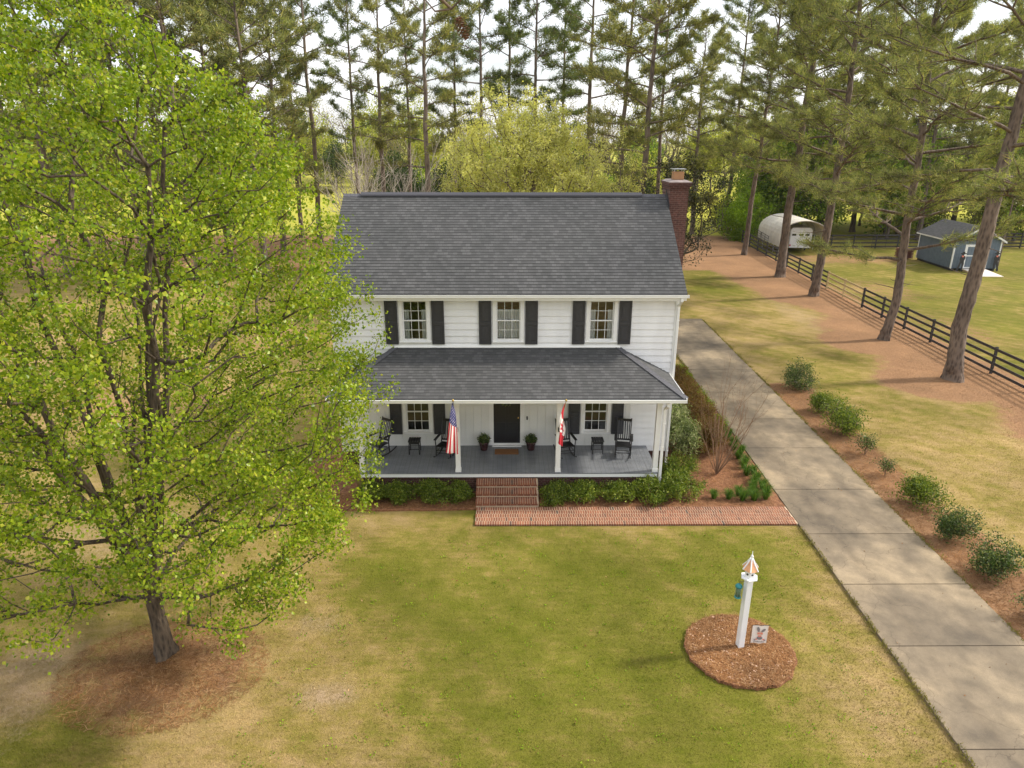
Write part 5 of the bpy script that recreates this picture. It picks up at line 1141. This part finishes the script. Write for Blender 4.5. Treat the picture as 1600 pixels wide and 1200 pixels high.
def pipe_gate(label, x, y, rz, w_=3.2, h=1.5, n=6):
    t = thing('pipe_gate', label, 'gate', (x, y, 0), rad(rz), 'metal pipe panels of the corral')
    b = MB(); b.tube([(0, 0, .15), (0, 0, h), (w_, 0, h), (w_, 0, .15), (0, 0, .15)], .028, 6); b.build('frame', MT['metal'] if 'pale' in label else MT['fence'], t)
    b = MB()
    for k in range(1, n): z = .15+(h-.15)*k/n; b.tube([(0, 0, z), (w_, 0, z)], .02, 6)
    b.tube([(w_/2, 0, .15), (w_/2, 0, h)], .02, 6); b.build('bars', MT['metal'] if 'pale' in label else MT['fence'], t)
pipe_gate('grey metal pipe gate in the paddock fence right of the trailer', 41.6, 78.6, 0)
pipe_gate('dark metal pipe panel beside the left wall of the carport', 28.9, 76.5, 82, 3.6, 1.7)
pipe_gate('dark metal pipe panel farther along the left wall of the carport', 29.4, 80.3, 82, 3.6, 1.7)
pipe_gate('dark metal pipe panel at the right front of the carport', 34.9, 74.6, 78, 3.4, 1.8)

# ---------------------------------------------------------------- carport and trailer
t = thing('carport', 'cream arched fabric carport sheltering a white horse trailer', 'carport', (31.9, 74.2, 0), rad(-3)); W_, Lc, Hw, Hc = 2.6, 7.8, 1.75, 3.65
def arc(k, n=16, off=0): a = math.pi*k/n; return (-(W_+off)*math.cos(a), Hw+(Hc-Hw+off)*math.sin(a)**.85)
prof = [(-W_, .9)]+[arc(k) for k in range(17)]+[(W_, 1.7)]; pi_ = [(-W_+.05, .9)]+[arc(k, off=-.05) for k in range(17)]+[(W_-.05, 1.7)]
b = MB(); nP = len(prof); ns_ = 12
for j in range(ns_+1):
    sag = .05*abs(math.sin(j*math.pi/2)); y = Lc*j/ns_
    b.v += [(x*(1-sag*.3), y, z-sag) for x, z in prof]+[(x*(1-sag*.3), y, z-sag) for x, z in pi_]
for j in range(ns_):
    for i in range(nP-1):
        a0 = j*2*nP+i; a1 = (j+1)*2*nP+i; b.f.append([a0, a0+1, a1+1, a1]); b.mi.append(0); b.f.append([a0+nP, a1+nP, a1+nP+1, a0+nP+1]); b.mi.append(0)
for j in (0, ns_):
    for i in range(nP-1): a0 = j*2*nP+i; b.f.append([a0, a0+nP, a0+nP+1, a0+1]); b.mi.append(0)
b.build('canopy', MT['tarp'], t)
for j in range(5):
    y = .05+(Lc-.1)*j/4; pts = [(-W_+.08, y, 0)]+[(x*.97, y, z-.07) for x, z in prof[1:-1]]+[(W_-.08, y, 0)]; MB().tube(pts, .035, 6).build('bow', MT['metal'], t)
t = thing('horse_trailer', 'white horse trailer with three small dark rear windows under the carport', 'trailer', (32.1, 75.6, 0), rad(-6)); m = MT['trailer']; t.scale = (1.04, 1.05, 1.04)
b = MB(); b.prism([(-1.12, .55), (1.12, .55), (1.12, 2.35), (1.02, 2.55), (.8, 2.64), (-.8, 2.64), (-1.02, 2.55), (-1.12, 2.35)], 0, 5.0); body = b.build('body', m, t, bevel=.02)
for s in (-1, 1): MB().box(s*.04, s*1.05, -.04, -.001, .62, 2.45).build('rear_door', m, t, bevel=.015)
for x in (-.72, .0, .62): MB().box(x-.21, x+.21, -.055, -.0405, 1.82, 2.02).build('window', simple('dark_glass', (.02, .02, .025), .1, .1) if 'dark_glass' not in bpy.data.materials else bpy.data.materials['dark_glass'], t)
for s in (-1, 1):
    MB().box(s*.95, s*1.08, -.07, -.041, .75, .9).build('tail_light', MT['red'], t)
    for y in (2.1, 3.0): w_ = MB().tube([(s*1.0, y, .36), (s*1.22, y, .36)], .36, 18).build('wheel', MT['rubber'], t); MB().tube([(s*1.221, y, .36), (s*1.235, y, .36)], .18, 12).build('rim', MT['metal'], w_)
    MB().box(s*1.121, s*1.25, 1.6, 3.5, .74, .80).build('fender', m, t)
b = MB(); b.beam((-.9, 5, .5), (0, 6.3, .45), .1, .1); b.beam((.9, 5, .5), (0, 6.3, .45), .1, .1); b.build('hitch', MT['black'], t)

# ---------------------------------------------------------------- shed
t = thing('shed', 'blue-grey garden shed with white trim, double door and dark shingle roof', 'shed', (44.5, 65.0, .12), rad(-3)); w2, D_, hw_, hp = 2.15, 6.4, 2.75, 3.95
MB().prism([(-w2, .1), (w2, .1), (w2, hw_), (0, hp), (-w2, hw_)], 0, D_).build('wall', MT['shedwall'], t)
b = MB()
for x in (-w2-.02, w2-.10): MB().box(x, x+.12, -.03, .09, .08, hw_-.03).build('corner_trim', MT['trim'], t); MB().box(x, x+.12, D_-.09, D_+.03, .08, hw_-.03).build('corner_trim', MT['trim'], t)
sl_ = (hp-hw_)/w2; e = .28
rf = shingle([((-w2-e, D_+.2, hw_-sl_*e+.09), (-w2-e, -.25, hw_-sl_*e+.09), (0, D_+.2, hp+.09), (0, -.25, hp+.09)), ((w2+e, -.25, hw_-sl_*e+.09), (w2+e, D_+.2, hw_-sl_*e+.09), (0, -.25, hp+.09), (0, D_+.2, hp+.09))], 'roof', t, th=.05)
b = MB()
for s in (-1, 1):
    b.hexa([(s*(w2+e), -.28, hw_-sl_*e-.10), (0, -.28, hp-.10), (s*(w2+e), -.252, hw_-sl_*e-.10), (0, -.252, hp-.10), (s*(w2+e), -.28, hw_-sl_*e+.07), (0, -.28, hp+.07), (s*(w2+e), -.252, hw_-sl_*e+.07), (0, -.252, hp+.07)])
    b.box(s*(w2+e-.001), s*(w2+e+.02), -.25, D_+.2, hw_-sl_*e-.06, hw_-sl_*e+.07)
b.build('roof_trim', MT['trim'], t)
b = MB(); b.box(-1.12, -1.0, -.04, -.005, .12, 2.35); b.box(1.0, 1.12, -.04, -.005, .12, 2.35); b.box(-1.0, 1.0, -.04, -.005, 2.24, 2.35); b.build('door_trim', MT['trim'], t)
for s in (-1, 1):
    a_, c_ = (-.99, -.01) if s < 0 else (.01, .99); d = MB().box(a_, c_, -.02, -.004, .14, 2.23).build('door', MT['shedwall'], t)
    b = MB(); b.box(a_, a_+.09, -.036, -.0205, .14, 2.23); b.box(c_-.09, c_, -.036, -.0205, .14, 2.23)
    for z in (.14, 1.25, 2.14): b.box(a_+.09, c_-.09, -.036, -.0205, z, z+.09)
    b.build('door_bracing', MT['trim'], d); MB().box(s*.06, s*.10, -.06, -.037, 1.15, 1.3).build('handle', MT['black'], d)
b = MB()
for x in (-1.9, -.6, .6, 1.9): b.box(x-.08, x+.08, 0, D_, -.16, .095)
b.build('skid', MT['fence'], t)
t = thing('ramp', 'pale wooden ramp sloping down from the shed door to the grass', 'ramp', (44.45, 64.93, 0), rad(-3))
MB().hexa([(-1.05, -3.0, .0), (1.05, -3.0, .0), (-1.05, -.05, .16), (1.05, -.05, .16), (-1.05, -3.0, .035), (1.05, -3.0, .035), (-1.05, -.05, .22), (1.05, -.05, .22)]).build('ramp_deck', MT['rampw'], t)
b = MB(); b.hexa([(-1.1, -2.9, -.02), (-1.055, -2.9, -.02), (-1.1, -.05, -.02), (-1.055, -.05, -.02), (-1.1, -2.9, .03), (-1.055, -2.9, .03), (-1.1, -.05, .20), (-1.055, -.05, .20)]); b.build('ramp_side', MT['rawwood'], t)
def cutout(label, x, y, rz, fl):
    t = thing('yard_silhouette', label, 'yard silhouette', (x, y, .02), rad(rz), 'black cowboy silhouettes at the shed')
    P_ = [(-.30, 0), (-.12, 0), (-.02, .55), (.06, .82), (.14, .5), (.10, .08), (.28, 0), (.36, .08), (.24, .14), (.30, .7), (.26, 1.0), (.34, 1.25), (.30, 1.42), (.14, 1.50), (.16, 1.58), (.22, 1.62), (.40, 1.66), (.38, 1.72), (.22, 1.72), (.20, 1.86), (.02, 1.86), (-.02, 1.74), (-.18, 1.70), (-.16, 1.64), (-.02, 1.60), (.0, 1.50), (-.12, 1.40), (-.16, 1.15), (-.10, .95), (-.14, .7), (-.30, .2)]
    b = MB(); b.prism([(fl*x_, z) for x_, z in P_], -.012, .012); b.build('board', MT['black'], t)
    MB().prism([(fl*-.04, 1.49), (fl*.20, 1.49), (fl*.16, 1.36), (fl*.06, 1.33), (fl*-.02, 1.40)], -.022, -.0125).build('bandana', MT['coral'], t)
cutout('black cowboy silhouette with red bandana leaning at the left of the shed door', 42.9, 64.55, -6, 1); cutout('black cowboy silhouette with red bandana leaning at the right of the shed door', 46.35, 64.6, 4, -1)
t = thing('lumber_pile', 'dark reddish stack of boards behind the left rear corner of the shed', 'lumber pile', (41.9, 72.3, 0))
for k in range(6): MB().box(-.6+.04*(k % 2), .5, -.8, .8, .1+.16*k, .2+.16*k).build('board', simple('red_board', (.16, .06, .045), .8) if 'red_board' not in bpy.data.materials else bpy.data.materials['red_board'], t)
# string lights
def lights(label, a, b_, n, sag):
    t = thing('string_lights', label, 'string lights', a); a = Vector(a); d = Vector(b_)-a
    P_ = [d*(i/24)-Vector((0, 0, sag*4*(i/24)*(1-i/24))) for i in range(25)]; MB().tube(P_, .018, 5).build('cable', MT['black'], t)
    for i in range(n):
        f = (i+.5)/n; q = d*f-Vector((0, 0, sag*4*f*(1-f))); bb = MB().lathe(0, 0, [(.005, -.02), (.03, -.04), (.06, -.10), (.05, -.15), (.005, -.17)], 8).build('bulb', MT['bulb'], t, True); bb.location = q
lights('string of pale bulbs sagging from the trees beside the shed toward the right edge', (48.6, 67.5, 6.3), (57, 62, 4.2), 18, .5)
lights('second string of pale bulbs crossing above the first beside the shed', (48.6, 67.5, 6.5), (60, 69, 5.8), 14, .4)
MB_ = thing('light_pole', 'slim wooden pole holding the string lights behind the shed', 'pole', (48.6, 67.5, 0)); MB().tube([(0, 0, -.1), (0, 0, 6.6)], [.09, .07], 8).build('pole', MT['barkpine'], MB_)
# ---------------------------------------------------------------- overhanging pine near the camera
t = thing('pine_tree', 'pine bough with a hanging brown cone dipping into the top centre of the view', 'pine tree', (1.5, -4.5, 0))
r = np.random.default_rng(90); link('trunk', trunk_mesh([(0, 0, 0), (.1, .1, 8), (0, .2, 16), (.1, .1, 24)], [.35, .3, .22, .08], 'trunk', MT['barkpine'], 90), t)
def lo(p): return (p[0]-1.5, p[1]+4.5, p[2])
b = MB()
tw = [[(1.5, -4.3, 14.5), (.8, -1.5, 15.3), (.2, 2.5, 15.2), (-.15, 5.2, 14.3), (-.28, 6.5, 13.25), (-.33, 6.68, 12.98), (-.48, 6.7, 12.86), (-.62, 6.7, 12.84), (-.72, 6.75, 12.95)],
      [(.2, 2.5, 15.2), (.6, 4.5, 14.9), (.35, 6.2, 13.6), (.22, 6.6, 13.0), (.14, 6.65, 12.98)], [(.22, 6.6, 13.0), (.12, 6.7, 13.25)], [(-.48, 6.7, 12.86), (-.75, 6.7, 13.1), (-.95, 6.8, 13.35)]]
for q in tw: n = len(q); b.tube([lo(p) for p in q], [(.10, .07, .045, .028, .017, .013, .010, .008, .006)[i] if q is tw[0] else .006+.008*(1-i/(n-1)) for i in range(n)], 7)
b.build('branches', MT['barkpine'], t, True)
ctr = Vector((-.43, 6.7, 12.80)); b = MB(); ax = Vector((.10, 0, -.22)); axn = ax.normalized(); s1 = axn.cross(Vector((0, 1, 0))).normalized(); s2 = axn.cross(s1)
for k in range(70):
    f = (k+.5)/70; a = k*2.39996; R_ = .058*math.sin(math.pi*(.12+.82*f))**.7; p = Vector(lo(ctr))+ax*f*.78; o_ = s1*math.cos(a)+s2*math.sin(a); w_ = o_.cross(axn)*.014; tp_ = p+o_*R_+axn*.012; b.face([p+o_*R_*.3-w_, p+o_*R_*.3+w_, tp_+w_*.9, tp_-w_*.9]); b.face([tp_-w_*.9, tp_+w_*.9, tp_-axn*.008+o_*.008])
b.build('pine_cone', simple('cone_brown', (.22, .11, .07), .8, .45, 30), t)
tp_ = []; td_ = []
for c_, k, s_ in (((-.62, 6.7, 13.15), 7, .12), ((-.85, 6.8, 13.2), 6, .12), ((-.5, 6.7, 13.25), 6, .1), ((.12, 6.7, 13.22), 4, .08), ((-.95, 6.8, 13.4), 5, .1)):
    for _ in range(k): tp_.append(np.array(lo(c_))+r.normal(0, s_, 3)); td_.append(unit(np.array([r.normal(0, .4), r.normal(0, .4), .5])))
V, F = needles(np.array(tp_), np.array(td_), r, .18, 44, .0035); link('needles', npmesh('needles', V, F, MT['needle3']), t)

# ---------------------------------------------------------------- haze
hz = MB().box(-1790, 1790, -40, 1790, -1.2, 36).build('haze', bpy.data.materials.new('haze')); tag(hz, kind='stuff')
hm = hz.data.materials[0]; hm.use_nodes = True; n = hm.node_tree; n.nodes.clear(); o_ = n.nodes.new('ShaderNodeOutputMaterial'); v_ = n.nodes.new('ShaderNodeVolumePrincipled')
v_.inputs['Color'].default_value = (.92, .94, .97, 1); v_.inputs['Density'].default_value = .00012; v_.inputs['Anisotropy'].default_value = .3; n.links.new(v_.outputs[0], o_.inputs['Volume'])
